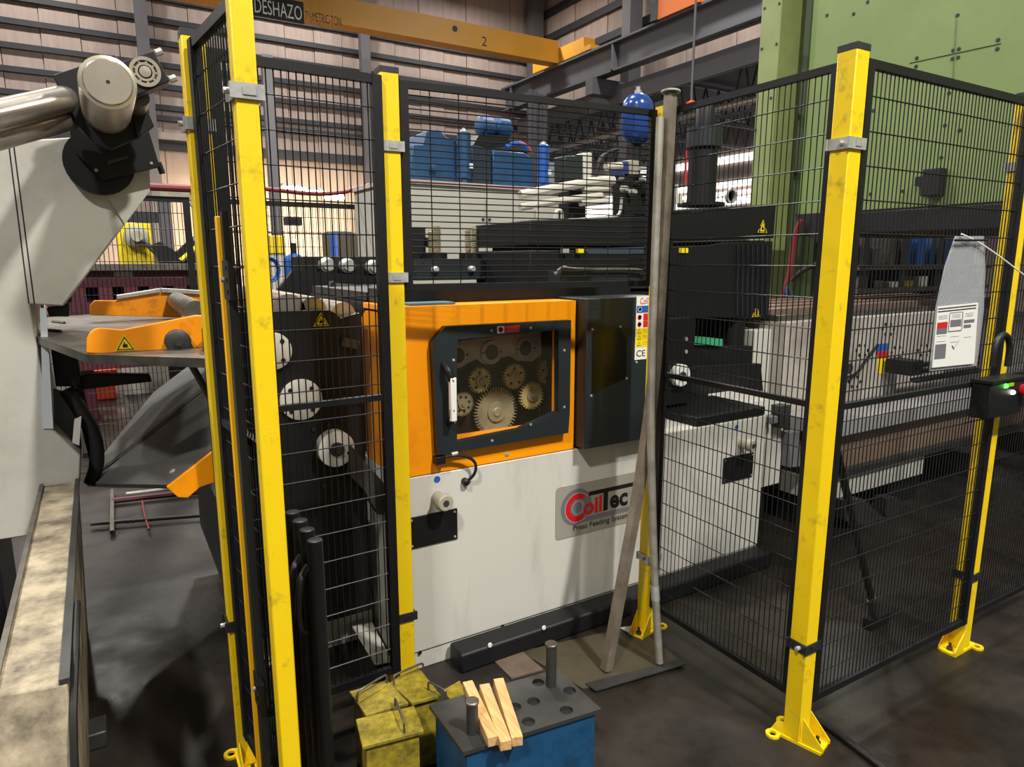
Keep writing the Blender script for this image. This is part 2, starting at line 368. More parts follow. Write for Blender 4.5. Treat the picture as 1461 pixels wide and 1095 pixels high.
# ================================================================ SAFETY FENCE
def fence_post(x, y, label, clamps, w=.06, h=2.19, foot=0., rot=0., group=None, dark=()):
    p = thing('fence_post', label, 'fence post', (x, y, 0), group)
    u = V((math.cos(rot), math.sin(rot), 0)); v = V((-u.y, u.x, 0)); z = V((0, 0, 1)); c = V((x, y, 0))
    MB().obox(c+z*(h/2+.003), u*w/2, v*w/2, z*(h/2-.009)).build('tube', YEL, p, .003)
    MB().obox(c+z*(h-.001), u*(w/2+.001), v*(w/2+.001), z*.009).build('cap', DKST, p)
    fu = V((math.cos(foot), math.sin(foot), 0)); fv = V((-fu.y, fu.x, 0))
    bp = MB(); bp.obox(c+z*.005+fu*.01, fu*.085, fv*.035, z*.005)
    for s in (-1, 1):
        bp.prism([c+fu*.03+fv*.031*s+z*.008, c+fu*.1+fv*.031*s+z*.008, c+fu*.1+fv*.031*s+z*.022, c+fu*.03+fv*.031*s+z*.1], fv*.004)
        bp.ring(c-fu*.06+fv*.045*s, z, .012, .024, .008, 14)
    base = bp.build('base_plate', YEL, p)
    MB().lathe(c+fu*.07+z*.01, z, [(0, .012), (.012, .012), (.014, .006), (.03, .006)], 8).build('anchor_bolt', DKST, base)
    for k, zc in enumerate(clamps):
        m = MB(); t = .004
        for s in (-1, 1):
            m.obox(c+v*s*(w/2+t)+z*zc, u*(w/2+.012), v*t*.6, z*.016)
            m.obox(c+u*s*(w/2+t)+z*zc, v*(w/2+t), u*t*.6, z*.016)
        m.obox(c-v*(w/2+t*1.6)+z*zc+u*.004, u*.014, v*.002, z*.008)
        cm = m.build('clamp', DKST if k in dark else GALV, p)
        MB().cyl(c-u*(w/2+.022)+z*zc-v*.01, c-u*(w/2)+z*zc-v*.01, .007, 8).build('clamp_bolt', GALV, cm)
    return p
def fence_panel(a, b, label, z0=.13, z1=2.165, mid=1.15, dense='v', fine=.021, coarse=.095, fr=.011, group=None, wt=.0015, mw=.012):
    a = V((a[0], a[1], 0)); b = V((b[0], b[1], 0)); d = (b-a); L = d.length; d.normalize(); n = V((-d.y, d.x, 0)); z = V((0, 0, 1))
    p = thing('safety_fence', label, 'fence', (a+b)/2+z*z0, group)
    for zz, nm in ((z0+fr, 'frame_rail'), (z1-fr, 'frame_rail'))+(((mid, 'middle_rail'),) if mid else ()):
        MB().obox((a+b)/2+z*zz, d*(L/2), n*fr*.8, z*(fr if nm == 'frame_rail' else mw*.8)).build(nm, BLK, p)
    for q in (a+d*fr*1.2, b-d*fr*1.2):
        MB().obox(q+z*(z0+z1)/2, d*fr*1.2, n*fr, z*((z1-z0)/2-.002)).build('frame_stile', BLK, p)
    m = MB(); sv, sh = (fine, coarse) if dense == 'v' else (coarse, fine)
    k = int(L/sv)
    for i in range(1, k):
        q = a+d*(L*i/k); m.bar(q+z*(z0+.005), q+z*(z1-.005), wt)
    k = int((z1-z0)/sh)
    for i in range(1, k):
        zz = z0+(z1-z0)*i/k; m.bar(a+z*zz-n*wt*2, b+z*zz-n*wt*2, wt)
    m.build('wire_mesh', WIRE, p, kind='stuff')
    return p
P1, P2, P3, P4, P5, P6 = (.300, 1.62), (.262, 2.09), (.83, 2.155), (1.91, 2.03), (1.881, 1.252), (2.94, 1.25)
fence_post(*P1, 'scuffed yellow square post standing free beside the four black tubes', (1.955,), w=.047, h=2.25, foot=math.pi/2)
fence_post(*P2, 'narrow yellow corner post behind the yellow light curtain bar', (1.96, .5), foot=-math.pi/2, dark=(1,))
fence_post(*P3, 'yellow post in front of the orange gear cover beside yellow blocks', (1.96, 1.545, .327), foot=math.pi/2, rot=math.radians(-3), dark=(2,))
fence_post(*P4, 'yellow post behind the two leaning steel tubes', (.345,), foot=math.radians(200))
fence_post(*P5, 'thick yellow corner post with bolted feet between two mesh panels', (1.93, .35), foot=math.radians(-75), dark=(1,))
fence_post(*P6, 'yellow post carrying the black switch box with green light', (1.94, .33), foot=math.radians(180), dark=(1,))
fence_panel((P2[0]-.006, P2[1]-.045), (P1[0], P1[1]+.036), 'black mesh panel seen edge-on between the two scuffed yellow posts at the light curtain', fr=.013)
fence_panel((P2[0]+.036, 2.105), (P3[0]-.034, 2.12), 'black mesh panel in front of the straightener with round white covers', fr=.013)
fence_panel((P3[0]+.036, 2.14), (P4[0]-.04, 2.045), 'short black mesh panel with close horizontal wires above the orange cover', z0=1.5, mid=None, dense='h', fine=.0205, coarse=.092)
fence_panel((1.9, P4[1]-.036), (1.892, P5[1]+.04), 'black mesh panel between leaning tubes and thick corner post')
fence_panel((P5[0]+.036, 1.236), (P6[0]-.032, 1.226), 'black mesh panel with the plastic document bag hanging on it', fr=.012)
fence_panel((P6[0]+.036, 1.245), (4.0, 1.235), 'black mesh panel beyond the switch box post')
# light curtain on the first panel
lc = thing('light_curtain', 'slim yellow and black light curtain bar on the edge-on mesh panel', 'light curtain', (.26, 1.78, .13))
MB().box(.244, .268, 1.785, 1.803, .13, 1.705).build('housing', mat('signal_yellow', (250, 186, 8), .4), lc, .003)
MB().box(.254, .268, 1.75, 1.784, .13, 1.715).build('front_window', BLK, lc)
MB().box(.25, .268, 1.715, 1.749, .13, 1.57).build('mounting_channel', SLATE, lc)
for zc in (1.555, .48):
    k = MB().box(.246, .258, 1.668, 1.75, zc-.045, zc+.045).build('bracket', BLK, lc)
    for dz in (-.028, 0, .028): MB().box(.244, .246, 1.69, 1.72, zc+dz-.005, zc+dz+.005).build('slot', BLACKP, k)
    MB().cyl((.239, 1.735, zc), (.246, 1.735, zc), .006, 8).build('screw', GALV, k)

# ================================================================ FOREGROUND THINGS
# four black tubes standing by the scuffed post
for i, (px_, py_, yy, rr) in enumerate(((417, 730, 1.93, .0215), (428, 742, 1.87, .021), (438, 755, 1.8, .0205), (449, 770, 1.72, .0205))):
    q = pY(px_, py_, yy)
    t = thing('black_tube', ['tallest', 'second tallest', 'third tallest', 'shortest'][i]+' of four black round tubes standing beside the scuffed yellow post', 'tube', (q.x, q.y, 0), 'black tubes in a row')
    MB().cyl((q.x, q.y, .004), (q.x, q.y, q.z-.004), rr, 20).build('tube', BLK, t)
    MB().lathe((q.x, q.y, q.z-.004), (0, 0, 1), [(0, rr-.001), (.003, rr-.001), (.004, rr-.004)], 20).build('end_cap', DKST, t)
    if i in (1, 2):
        m = MB(); m.tube([(q.x-.02, q.y-.015, q.z-.3), (q.x-.05, q.y-.05, q.z-.27), (q.x-.045, q.y-.06, q.z-.12), (q.x-.01, q.y-.02, q.z-.1)], .009, 8); m.build('handle', BLK, t)
    MB().box(q.x-.04, q.x+.04, q.y-.03, q.y+.03, 0, .006).build('foot', BLK, t)
# blue block with drilled plate
PZ = .3
pl = [pZ(612, 1006, PZ), pZ(661, 1074, PZ), pZ(858, 1012, PZ), pZ(795, 955, PZ)]
cen = sum(pl, V())/4
bb = thing('tool_stand', 'blue steel stand with drilled dark top plate holding pins', 'stand', (cen.x, cen.y, 0))
ins = [cen+(p-cen)*.93 for p in pl]
MB().hexa([V((p.x, p.y, .002)) for p in ins], [V((p.x, p.y, PZ-.012)) for p in ins]).build('body', BOXBL, bb, .003)
ux = (pl[2]-pl[1]); uy = (pl[0]-pl[1])
def onp(s, t, z=PZ): q = pl[1]+ux*s+uy*t; return V((q.x, q.y, z))
def drilled_plate():
    """square cells, each with a round hole or none, joined to one plate"""
    m = MB(); nx, ny = 7, 3
    holes = [(1, 1), (3, 0), (3, 2), (4, 1), (5, 0), (5, 2), (6, 1), (3, 1)]
    th = .012
    for i in range(nx):
        for j in range(ny):
            s0, s1, t0, t1 = i/nx, (i+1)/nx, j/ny, (j+1)/ny
            if (i, j) not in holes:
                m.hexa([onp(s0, t0, PZ-th), onp(s1, t0, PZ-th), onp(s1, t1, PZ-th), onp(s0, t1, PZ-th)], [onp(s0, t0), onp(s1, t0), onp(s1, t1), onp(s0, t1)])
            else:
                c = onp((s0+s1)/2, (t0+t1)/2); n = 24; r = .0195
                inn = [c+V((math.cos(2*math.pi*k/n)*r, math.sin(2*math.pi*k/n)*r, 0)) for k in range(n)]
                out = []
                for k in range(n):
                    t = 2*math.pi*k/n; cx, sy = math.cos(t), math.sin(t); f = 1/max(abs(cx), abs(sy))
                    out.append(onp((s0+s1)/2+cx*f/nx/2, (t0+t1)/2+sy*f/ny/2))
                dn = V((0, 0, -th)); vs = inn+out+[p+dn for p in inn]+[p+dn for p in out]
                fs = []
                for k in range(n):
                    l = (k+1) % n
                    fs += [(k, n+k, n+l, l), (k, l, 2*n+l, 2*n+k), (n+k, 3*n+k, 3*n+l, n+l)]
                m.add(vs, fs)
    return m
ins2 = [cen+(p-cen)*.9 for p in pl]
MB().prism([V((p.x, p.y, PZ-.0115)) for p in ins2], (0, 0, .002)).build('hole_shade_sheet', BLACKP, bb)  # black sheet put in as the shade seen down the drilled holes
drilled_plate().build('top_plate', DSTEEL, bb)
def pin(px_, py_, pxt, pyt, label):
    b = pZ(px_, py_, PZ); d = ray(pxt, pyt); t = (d.x*b.x+d.y*b.y)/(d.x*d.x+d.y*d.y); zt = (C0+d*t).z
    p = thing('steel_pin', label, 'pin', (b.x, b.y, PZ), 'steel pins on the drilled plate')
    MB().cyl((b.x, b.y, PZ), (b.x, b.y, zt-.008), .0165, 20).build('shank', DSTEEL, p)
    MB().lathe((b.x, b.y, zt-.01), (0, 0, 1), [(0, .0165), (.003, .0195), (.009, .0195), (.011, .017)], 20).build('head', STEEL, p)
pin(786, 978, 779, 918, 'steel pin standing upright at the back of the drilled plate')
pin(674, 1045, 669, 1000, 'short round-headed steel pin beside the wooden blocks')
# wood blocks
for i, (a, b, t, lab) in enumerate((((667, 972), (704, 1052), .0, 'squared wooden stick lying next to the short steel pin'),
                                 ((691, 976), (722, 1058), .0, 'squared wooden stick with scribbles between two others on the plate'),
                                 ((711, 968), (738, 1052), .0, 'squared wooden stick lying toward the open holes of the plate'))):
    hz = .0145; p0 = pZ(*a, PZ+hz*2+t); p1 = pZ(*b, PZ+hz*2+t); p0.z = p1.z = PZ+hz
    d = (p1-p0).normalized(); n = V((-d.y, d.x, 0))
    o = MB().obox((p0+p1)/2, d*(p1-p0).length/2, n*.0158, V((0, 0, hz))).build('wooden_stick', WOOD, None, .0015)
    tag(o, lab, 'wood stick', 'wooden sticks on the drilled plate')
# yellow blocks with wire handles
def yblock(px, z, label, handles):
    t = [pZ(x, y, z) for x, y in px]; c = sum(t, V())/4
    y = thing('yellow_block', label, 'block', (c.x, c.y, 0), 'dirty yellow blocks with wire handles')
    MB().hexa([p-V((0, 0, .012)) for p in t], t).build('top_plate', YELD, y, .002)
    i = [c+(p-c)*.86 for p in t]
    e = lambda p, zz: V((p.x, p.y, zz))
    MB().hexa([e(p, .003) for p in i], [e(p, z-.013) for p in i]).build('body', YELD, y, .003)
    for (a, b, hh) in handles:
        q0 = pZ(*a, z); q1 = pZ(*b, z); u = V((0, 0, hh))
        MB().tube([q0, q0+u*.85, q0+u+(q1-q0)*.08, q1+u+(q0-q1)*.08, q1+u*.85, q1], .0035, 8, 1).build('wire_handle', STEEL, y)
yblock(((507.5, 1026.5), (591, 1007), (605, 1043), (517, 1066)), .25, 'dirty yellow block beside the blue stand, its handle at the rear edge', [((564, 1008), (577, 1046), .03)])
yblock(((498, 987), (552, 970), (583, 1003), (522, 1021)), .25, 'dirty yellow block against the mesh panel, behind the block by the stand', [((510, 1001), (552, 975), .032)])
yblock(((555, 975), (594, 948), (629, 992), (588, 1003)), .25, 'dirty yellow block against the yellow post with two wire handles', [((562, 977), (604, 958), .032), ((611, 985), (636, 998), .03)])
yblock(((633, 984), (656, 971), (668, 992), (645, 1004)), .2, 'small dirty yellow block half hidden behind the wooden sticks', [])
# leaning steel tubes
def lean(px, y0, y1, floor_z):
    n = len(px)-1; pts = [pZ(*px[0], floor_z)]
    for k, (x, y) in enumerate(px[1:]): pts.append(pY(x, y, y0+(y1-y0)*((px[0][1]-y)/(px[0][1]-px[-1][1]))))
    return pts
pa = lean(((865, 956), (894, 795), (912, 697), (932, 560), (943, 400), (957, 131)), 1.87, 1.965, .012)
ta = thing('leaning_channel', 'rusty grey square steel tube leaning on the fence post', 'steel tube', (pa[0].x, pa[0].y, 0))
BAR = mat('rusty_bar', (138, 128, 114), .42, .35, (92, 82, 72), 16, .55, .05)
MB().tube(pa, .0245, 4, 3).build('shaft', BAR, ta)
dd = (pa[-1]-pa[-2]).normalized(); MB().cyl(pa[-1]-dd*.003, pa[-1]+dd*.003, .036, 16).build('end_flange', GALV, ta)
pb = lean(((941, 946), (934, 835), (930, 700), (928, 580), (933, 400), (942, 168)), 1.807, 1.975, .018)
tb = thing('leaning_pipe', 'round galvanised pipe leaning next to the square steel tube', 'pipe', (pb[0].x, pb[0].y, 0))
MB().tube(pb, .0155, 14, 3).build('pipe', mat('weathered_pipe', (168, 164, 154), .42, .35, (120, 114, 104), 14, .55, .03), tb)
q = pb[1]*.9+pb[0]*.1; dd = (pb[1]-pb[0]).normalized(); MB().cyl(q-dd*.03, q+dd*.03, .0175, 18).build('coupling', GALV, tb)
# floor plates
def floor_plate(px, z, th, name, m, label, tilt=None):
    t = [pZ(x, y, z) for x, y in px]
    return tag(MB().prism([p-V((0, 0, th)) for p in t], (0, 0, th)).build(name, m), label, 'floor plate')
floor_plate(((742, 930), (905, 893), (975, 946), (832, 983)), .007, .006, 'steel_floor_plate', mat('worn_floor_plate', (92, 84, 66), .5, .3, (70, 64, 52), 9, .5), 'flat steel plate on the floor under the leaning tubes')
floor_plate(((835, 975), (968, 941), (978, 948), (850, 986)), .013, .005, 'plate_strip', DSTEEL, 'narrow dark strip along the edge of the steel floor plate')
floor_plate(((700, 938), (742, 927), (775, 955), (730, 968)), .008, .007, 'wooden_floor_board', mat('grey_board', (112, 96, 84), .7, 0, (84, 70, 60), 10, .5), 'grey board on the floor behind the drilled plate')
o = MB().prism([pZ(x, y, .02) for x, y in ((885, 895), (900, 893), (902, 905))], (0, 0, .004)).build('paper_scrap', WHITE); o.location.z = .014
tag(o, 'white paper scrap on the steel plate by the post foot', 'paper')
# hose on the floor
m = MB().tube([pZ(1150, 1018, .012), pZ(1180, 1036, .012), pZ(1215, 1062, .012), pZ(1262, 1098, .012), pZ(1330, 1150, .012)], .012, 10)
tag(m.build('floor_hose', RUB), 'black hose lying on the floor beside the thick corner post', 'hose')
# document bag on the panel
bagz = 1.205
bg = thing('document_bag', 'clear plastic bag with a printed instruction sheet hanging on the mesh', 'plastic bag', pY(1365, 525, bagz))
out = [(1365, 337), (1404, 337), (1406, 380), (1404, 440), (1394, 522), (1328, 530), (1337, 440), (1350, 380)]
m = MB(); F0 = [pY(x, y, bagz+(.004 if i in (0, 1) else -.004)) for i, (x, y) in enumerate(out)]
m.prism(F0, (0, .006, 0)); m.build('pouch', BAG, bg)
q0, q1 = pY(1363, 343, bagz-.008), pY(1407, 343, bagz-.008); MB().cyl(q0, q1, .004, 8).build('zip_strip', BLK, bg)
SH = [(1338, 438), (1396, 432), (1390, 519), (1330, 525)]
sy = bagz-.009
sheet = MB().prism([pY(x, y, sy) for x, y in SH], (0, .002, 0)).build('instruction_sheet', WHITE, bg)
def sh(u, v):
    p0 = pY(*SH[0], sy-.001); p1 = pY(*SH[1], sy-.001); p2 = pY(*SH[2], sy-.001); p3 = pY(*SH[3], sy-.001)
    return (p0*(1-u)+p1*u)*(1-v)+(p3*(1-u)+p2*u)*v
def ink(u0, v0, u1, v1, m, nm='printed_picture'):
    MB().prism([sh(u0, v0), sh(u1, v0), sh(u1, v1), sh(u0, v1)], (0, .0006, 0)).build(nm, m, sheet)
for r in ((.02, .03, .95, .045), (.02, .075, .95, .09), (.3, .12, .62, .125), (.3, .42, .62, .43), (.3, .14, .31, .42), (.62, .13, .63, .42)): ink(*r, BLACKP, 'printed_rule')
for r, m in (((.03, .26, .27, .36), RED), ((.03, .36, .27, .45), GREYP), ((.34, .24, .6, .35), GREYP), ((.67, .26, .93, .31), GREYP), ((.67, .34, .85, .39), GREYP), ((.03, .62, .28, .86), GREYP)): ink(*r, m)
for k in range(14):
    u = .05+(k % 3)*.32; v = .15+(k//3)*.024 if k < 9 else .48+(k-9)*.03; ink(u, v, u+.2, v+.006, LGREYP, 'printed_line')
MB().bar(sh(.42, .66), sh(.47, .72), .0012).bar(sh(.47, .72), sh(.58, .58), .0012).build('tick_mark', GREYP, sheet)
st = MB().tube([pY(1372, 334, bagz-.004), pY(1405, 350, bagz-.01), pY(1463, 394, 1.17)], .0028, 6); tag(st.build('white_string', WHITE), 'white string running from the plastic bag across the yellow post', 'string')
# switch box
sb = thing('switch_box', 'black fence switch box with green and white lights', 'switch box', (2.95, 1.17, 1.04))
x0 = pY(1412, 540, 1.16).x; x1 = x0+.26
MB().box(x0, x1, 1.15, 1.217, 1.03, 1.16).build('housing', BLK, sb, .004)
MB().box(x0-.005, x1, 1.145, 1.217, 1.161, 1.172).build('lid', BLK, sb)
for (px_, py_, m) in ((1434, 551, LEDG), (1444, 560, LEDW)):
    q = pY(px_, py_, 1.149); MB().lathe(q, (0, -1, 0), [(0, .009), (.006, .008), (.01, .004)], 12).build('indicator', m, sb)
q = pY(1441, 549, 1.149); MB().box(q.x-.02, q.x+.02, 1.144, 1.149, q.z-.006, q.z+.006).build('label_strip', mat('lime_print', (120, 200, 40), .5), sb)
q = pY(1462, 556, 1.14); MB().lathe((q.x, 1.15, q.z), (0, -1, 0), [(0, .02), (.02, .026), (.03, .022)], 14).build('stop_button', RED, sb)
qa = pY(1416, 523, 1.17); qb = pY(1437, 523, 1.17)
MB().tube([qa, qa+V((0, 0, .09)), (qa+qb)/2+V((0, 0, .125)), qb+V((0, 0, .09)), qb], .011, 10).build('cable_loop', RUB, sb)
# black scraper leaning inside the fence
a = pZ(1250, 884, .03); b = pY(1186, 610, 1.5)
ss = thing('floor_scraper', 'black long-handled floor scraper leaning behind the mesh panel', 'scraper', (a.x, a.y, 0))
MB().cyl(a, b, .015, 12).build('handle', BLK, ss); MB().box(a.x-.07, a.x+.07, a.y-.02, a.y+.02, .0, .05).build('blade', BLK, ss)
MB().cyl(a, a+(b-a)*.12, .022, 12).build('socket', DSTEEL, ss)

# ================================================================ COIL FEEDER (white base, orange gear cover)
FY = 2.27
fd = thing('coil_feeder', 'white coil feeder cabinet with orange gear cover and maker sign', 'machine', (1.9, 2.8, 0))
MB().box(.875, 2.925, FY, 3.5, .075, .797).build('base_cabinet', WHT, fd, .004)
MB().box(.878, 2.922, FY+.004, 3.49, .002, .069).build('kick_plate', WHT, fd)
for px_, py_ in ((599, 927), (717, 889)):
    q = pY(px_, py_, FY-.001); MB().lathe((q.x, FY, .073), (0, -1, 0), [(0, .008), (.004, .008)], 10).build('hook_slot', BLACKP, fd)
# orange cover, open at the front behind the door
OX0, OX1, OZ0, OZ1, OYB = .872, 1.673, .801, 1.437, 2.62
hx0, hx1, hz0, hz1 = 1.085, 1.578, .925, 1.335
oc = MB()
oc.box(OX0, hx0, FY, FY+.03, OZ0, OZ1).box(hx1, OX1, FY, FY+.03, OZ0, OZ1).box(hx0, hx1, FY, FY+.03, OZ0, hz0).box(hx0, hx1, FY, FY+.03, hz1, OZ1)
oc.box(OX0, OX0+.02, FY+.03, OYB-.05, OZ0, OZ1-.03).box(OX0, OX1, FY+.03, OYB-.02, OZ1-.02, OZ1).box(OX1-.02, OX1, FY+.03, OYB, OZ0, OZ1-.02).box(OX0+.02, OX1-.02, FY+.03, OYB, OZ0, OZ0+.02)
oc.prism([(OX0, OYB-.05, OZ0), (OX0, OYB, OZ0), (OX0, OYB, OZ1-.06), (OX0, OYB-.05, OZ1-.03)], (.02, 0, 0))
cov = oc.build('gear_cover', ORG, fd)
MB().box(hx0+.005, hx1-.005, FY+.031, FY+.05, hz0-.01, hz0).build('inner_lip', ORG, fd)
q = pY(723, 648, FY); MB().lathe(q, (0, -1, 0), [(0, .008), (.004, .008), (.005, .005)], 10).build('cover_screw', GALV, fd)
# door
DY = FY-.034
outer = [(636, 466), (815, 457), (812, 617), (625, 650), (617, 489)]
inner = [(651, 485), (797, 471), (797, 588), (742, 613), (652, 631)]
def ring_prism(o, i, d):
    """frame between two outlines with the same number of corners"""
    n = len(o); m = MB(); d = V(d); vs = o+i+[p+d for p in o]+[p+d for p in i]; fs = []
    for k in range(n):
        l = (k+1) % n
        fs += [(k, l, n+l, n+k), (2*n+l, 2*n+k, 3*n+k, 3*n+l), (l, k, 2*n+k, 2*n+l), (n+k, n+l, 3*n+l, 3*n+k)]
    return m.add(vs, fs)
dr = ring_prism([pY(x, y, DY) for x, y in ((636, 466), (815, 457), (813, 590), (811, 618), (625, 650), (617, 489))],
                [pY(x, y, DY) for x, y in ((653, 485), (797, 471), (797, 588), (742, 613), (652, 631), (652, 500))], (0, .033, 0)).build('door_frame', SLATE, fd)
MB().prism([pY(x, y, DY+.02) for x, y in ((649, 482), (800, 468), (800, 591), (742, 617), (649, 634))], (0, .004, 0)).build('window_pane', GLASS, dr)
for px_, py_ in ((701, 472), (757, 468), (805, 500), (647, 514), (805, 581), (757, 606), (702, 629), (648, 602)):
    q = pY(px_, py_, DY); MB().lathe(q, (0, -1, 0), [(0, .0055), (.003, .005)], 10).build('door_screw', GALV, dr)
q0, q1 = pY(709, 476, DY-.001), pY(742, 465, DY-.001); zm = (pY(725, 470, DY).z)
s = MB().box(q0.x, q1.x, DY-.0012, DY, zm-.014, zm+.014).build('warning_label', RED, dr)
MB().box(q0.x+.001, q0.x+.032, DY-.0018, DY-.0012, zm-.0135, zm+.0135).build('label_panel', WHITE, dr)
MB().ring((q0.x+.0165, DY-.0018, zm), (0, -1, 0), .007, .011, .0004, 20).build('label_ring', RED, dr)
MB().lathe((q0.x+.0165, DY-.0018, zm), (0, -1, 0), [(0, .005), (.0004, .005)], 12).build('label_hand', BLACKP, dr)
for k in range(3): MB().box(q0.x+.045, q1.x-.008, DY-.0018, DY-.0012, zm+.006-k*.007, zm+.008-k*.007).build('label_line', mat('pale_red_print', (236, 120, 116), .5), dr)
# handle
h0, h1 = pY(633, 520, DY), pY(640, 600, DY)
hd = MB().tube([h0, h0+V((0, -.035, -.015)), V((h1.x, h0.y-.038, h0.z-.06))], .013, 10, 1).tube([h1+V((0, 0, -.01)), h1+V((0, -.035, .01)), V((h1.x, h1.y-.038, h1.z+.05))], .013, 10, 1).build('door_handle', BLK, fd)
MB().box(h1.x-.012, h1.x+.012, DY-.05, DY-.028, h1.z+.005, h0.z-.045).build('grip', WHITE, hd, .003)
# door switch and cable
q = pY(627, 656, DY+.01); MB().box(q.x-.018, q.x+.022, DY, FY, q.z-.018, q.z+.012).build('door_switch', BLK, fd, .002)
c0, c1, c2, c3 = pY(634, 652, DY), pY(657, 650, DY), pY(677, 658, DY), pY(668, 685, FY-.01)
cb = MB().tube([c0, c1+V((0, 0, .004)), c2+V((.006, 0, 0)), pY(679, 675, DY), c3+V((0, 0, -.004)), c3+V((-.012, .008, -.004))], .006, 8).build('switch_cable', RUB, fd)
MB().cyl(c0+V((.03, 0, .004)), c0+V((.055, 0, .006)), .008, 10).build('cable_gland', GALV, cb)
MB().lathe((c3.x-.012, FY, c3.z-.006), (0, -1, 0), [(0, .015), (.02, .015), (.026, .008)], 12).build('cable_entry', BLK, cb)
# gear train
GY = 2.44
MB().box(hx0-.03, hx1+.06, GY+.05, GY+.06, hz0-.06, hz1+.05).build('gear_plate', mat('oily_black_plate', (22, 21, 18), .4, 0, (34, 31, 25), 9, .5), fd)
MB().box(OX1-.028, OX1-.021, FY+.032, GY+.049, OZ0+.022, OZ1-.022).box(hx0-.05, hx0-.04, FY+.032, GY+.049, OZ0+.022, OZ1-.022).build('inner_liner', BLK, fd)
def gear(px_, py_, rp, teeth, m, h=.02, holes=5, dy=0.):
    c = pY(px_, py_, GY+dy); r = rp*(c-C0).dot(FW)/F/.95
    g = MB().gear(c, r, teeth, h).build('gear_wheel', m, fd)
    MB().lathe(c, (0, -1, 0), [(0, r*.42), (.008, r*.4), (.009, r*.2), (.013, r*.16)], 18).build('hub', GEARG, g)
    for k in range(holes):
        t = 2*math.pi*(k+.3)/holes; MB().lathe(c+V((math.cos(t)*r*.62, 0, math.sin(t)*r*.62)), (0, -1, 0), [(0, r*.12), (.0015, r*.11)], 10).build('gear_bolt', BLACKP, g)
gear(685, 543, 17.5, 24, GEAR); gear(734.5, 537.5, 17.5, 24, GEAR); gear(784, 531, 17, 24, GEAR)
gear(759, 565, 19, 26, GEAR, dy=-.022, holes=0); gear(708, 588, 33.5, 46, GEARG, dy=.02, holes=0)
gear(660, 577, 17, 60, GEARG, holes=8)
bx = [pY(x, y, GY+.03) for x, y in ((640, 488), (771, 473), (773, 505), (760, 516), (738, 515), (728, 508), (712, 511), (704, 520), (690, 520), (680, 513), (668, 518), (657, 525), (640, 528))]
blk = MB().prism(bx, (0, .018, 0)).build('bearing_block', BEIGE, fd)
for px_, py_ in ((651, 507), (700, 502.5), (748.5, 497)):
    c = pY(px_, py_, GY+.03); MB().ring(c, (0, -1, 0), .033, .05, .012).build('bearing_ring', BEIGE, blk)
    MB().lathe(c, (0, -1, 0), [(0, .033), (.002, .033), (.003, .006)], 20).build('bearing_bore', mat('bore_grey', (66, 63, 52), .5), blk)
    for s in (-1, 1): MB().lathe(c+V((s*.043, -.012, 0)), (0, -1, 0), [(0, .005), (.002, .005)], 8).build('bearing_bolt', BLACKP, blk)
# dark side cover
SY = 2.2
sx0, sx1 = 1.68, 2.1
sz0 = pY(838, 641, SY).z; sz1 = 1.447
scv = MB().box(sx0, sx1, SY, 2.62, sz0, sz1).build('side_cover', SLATE, fd, .003)
MB().prism([pY(x, y, SY-.001) for x, y in ((845, 474), (885, 469), (894.5, 484), (893.5, 540), (844, 562))], (0, .002, 0)).build('cover_window', SMOKE, scv)
for px_, py_ in ((845, 470), (885, 466.5), (894, 540), (843.5, 565)):
    q = pY(px_, py_, SY); MB().lathe(q, (0, -1, 0), [(0, .006), (.003, .005)], 10).build('window_screw', GALV, scv)
for px_, py_ in ((841.5, 631), (913, 615), (908, 517)):
    q = pY(px_, py_, SY); MB().lathe(q, (0, -1, 0), [(0, .006), (.003, .005)], 10).build('cover_bolt', GALV if py_ < 600 else BLACKP, scv)
for k in range(7):      # faint shapes behind the smoked window
    q = pY(848+random.random()*14, 485+k*10, SY-.0016)
# safety label on the side cover
lx0 = pY(906.5, 470, SY).x; lx1 = lx0+.115; lz1 = pY(907, 423, SY).z; lz0 = pY(904, 514, SY).z; LY = SY-.001
lb = MB().box(lx0, lx1, LY-.001, SY-.0002, lz0, lz1).build('safety_label', WHITE, fd)
hL = lz1-lz0
def lab(u0, v0, u1, v1, m, nm): MB().box(lx0+(lx1-lx0)*u0, lx0+(lx1-lx0)*u1, LY-.0018, LY-.001, lz1-hL*v1, lz1-hL*v0).build(nm, m, lb)
lab(.02, .15, .98, .26, BLUEP, 'label_field'); lab(.36, .275, .98, .385, RED, 'label_field'); lab(.36, .39, .98, .49, RED, 'label_field'); lab(.02, .5, .98, .8, YELP, 'label_field')
text('CoilTec', RED, lb, (lx0+.02, LY-.0015, lz1-hL*.125), (1, 0, 0), (0, 0, 1), .085, hL*.1)
text('CE', BLACKP, lb, (lx0+.008, LY-.0015, lz0+hL*.05), (1, 0, 0), (0, 0, 1), .05, hL*.1)
for v in (.33, .44): MB().ring((lx0+.02, LY-.0015, lz1-hL*v), (0, -1, 0), .008, .011, .0006, 18).build('label_ring', RED, lb)
MB().ring((lx0+.02, LY-.002, lz1-hL*.205), (0, -1, 0), .008, .01, .0006, 18).build('label_ring', WHITE, lb)
for v in (.55, .65, .75):
    c = V((lx0+.02, LY-.002, lz1-hL*v)); r = .011
    t0 = [c+V((-r, 0, -r*.8)), c+V((r, 0, -r*.8)), c+V((0, 0, r))]; t1 = [c+(p-c)*.72 for p in t0]
    MB().add(t0+t1, [(0, 1, 4, 3), (1, 2, 5, 4), (2, 0, 3, 5)]).build('label_triangle', BLACKP, lb)
    for k in range(2): MB().box(lx0+.042, lx1-.006, LY-.0022, LY-.0018, lz1-hL*(v-.02+k*.03), lz1-hL*(v-.025+k*.03)).build('label_line', GREYP, lb)
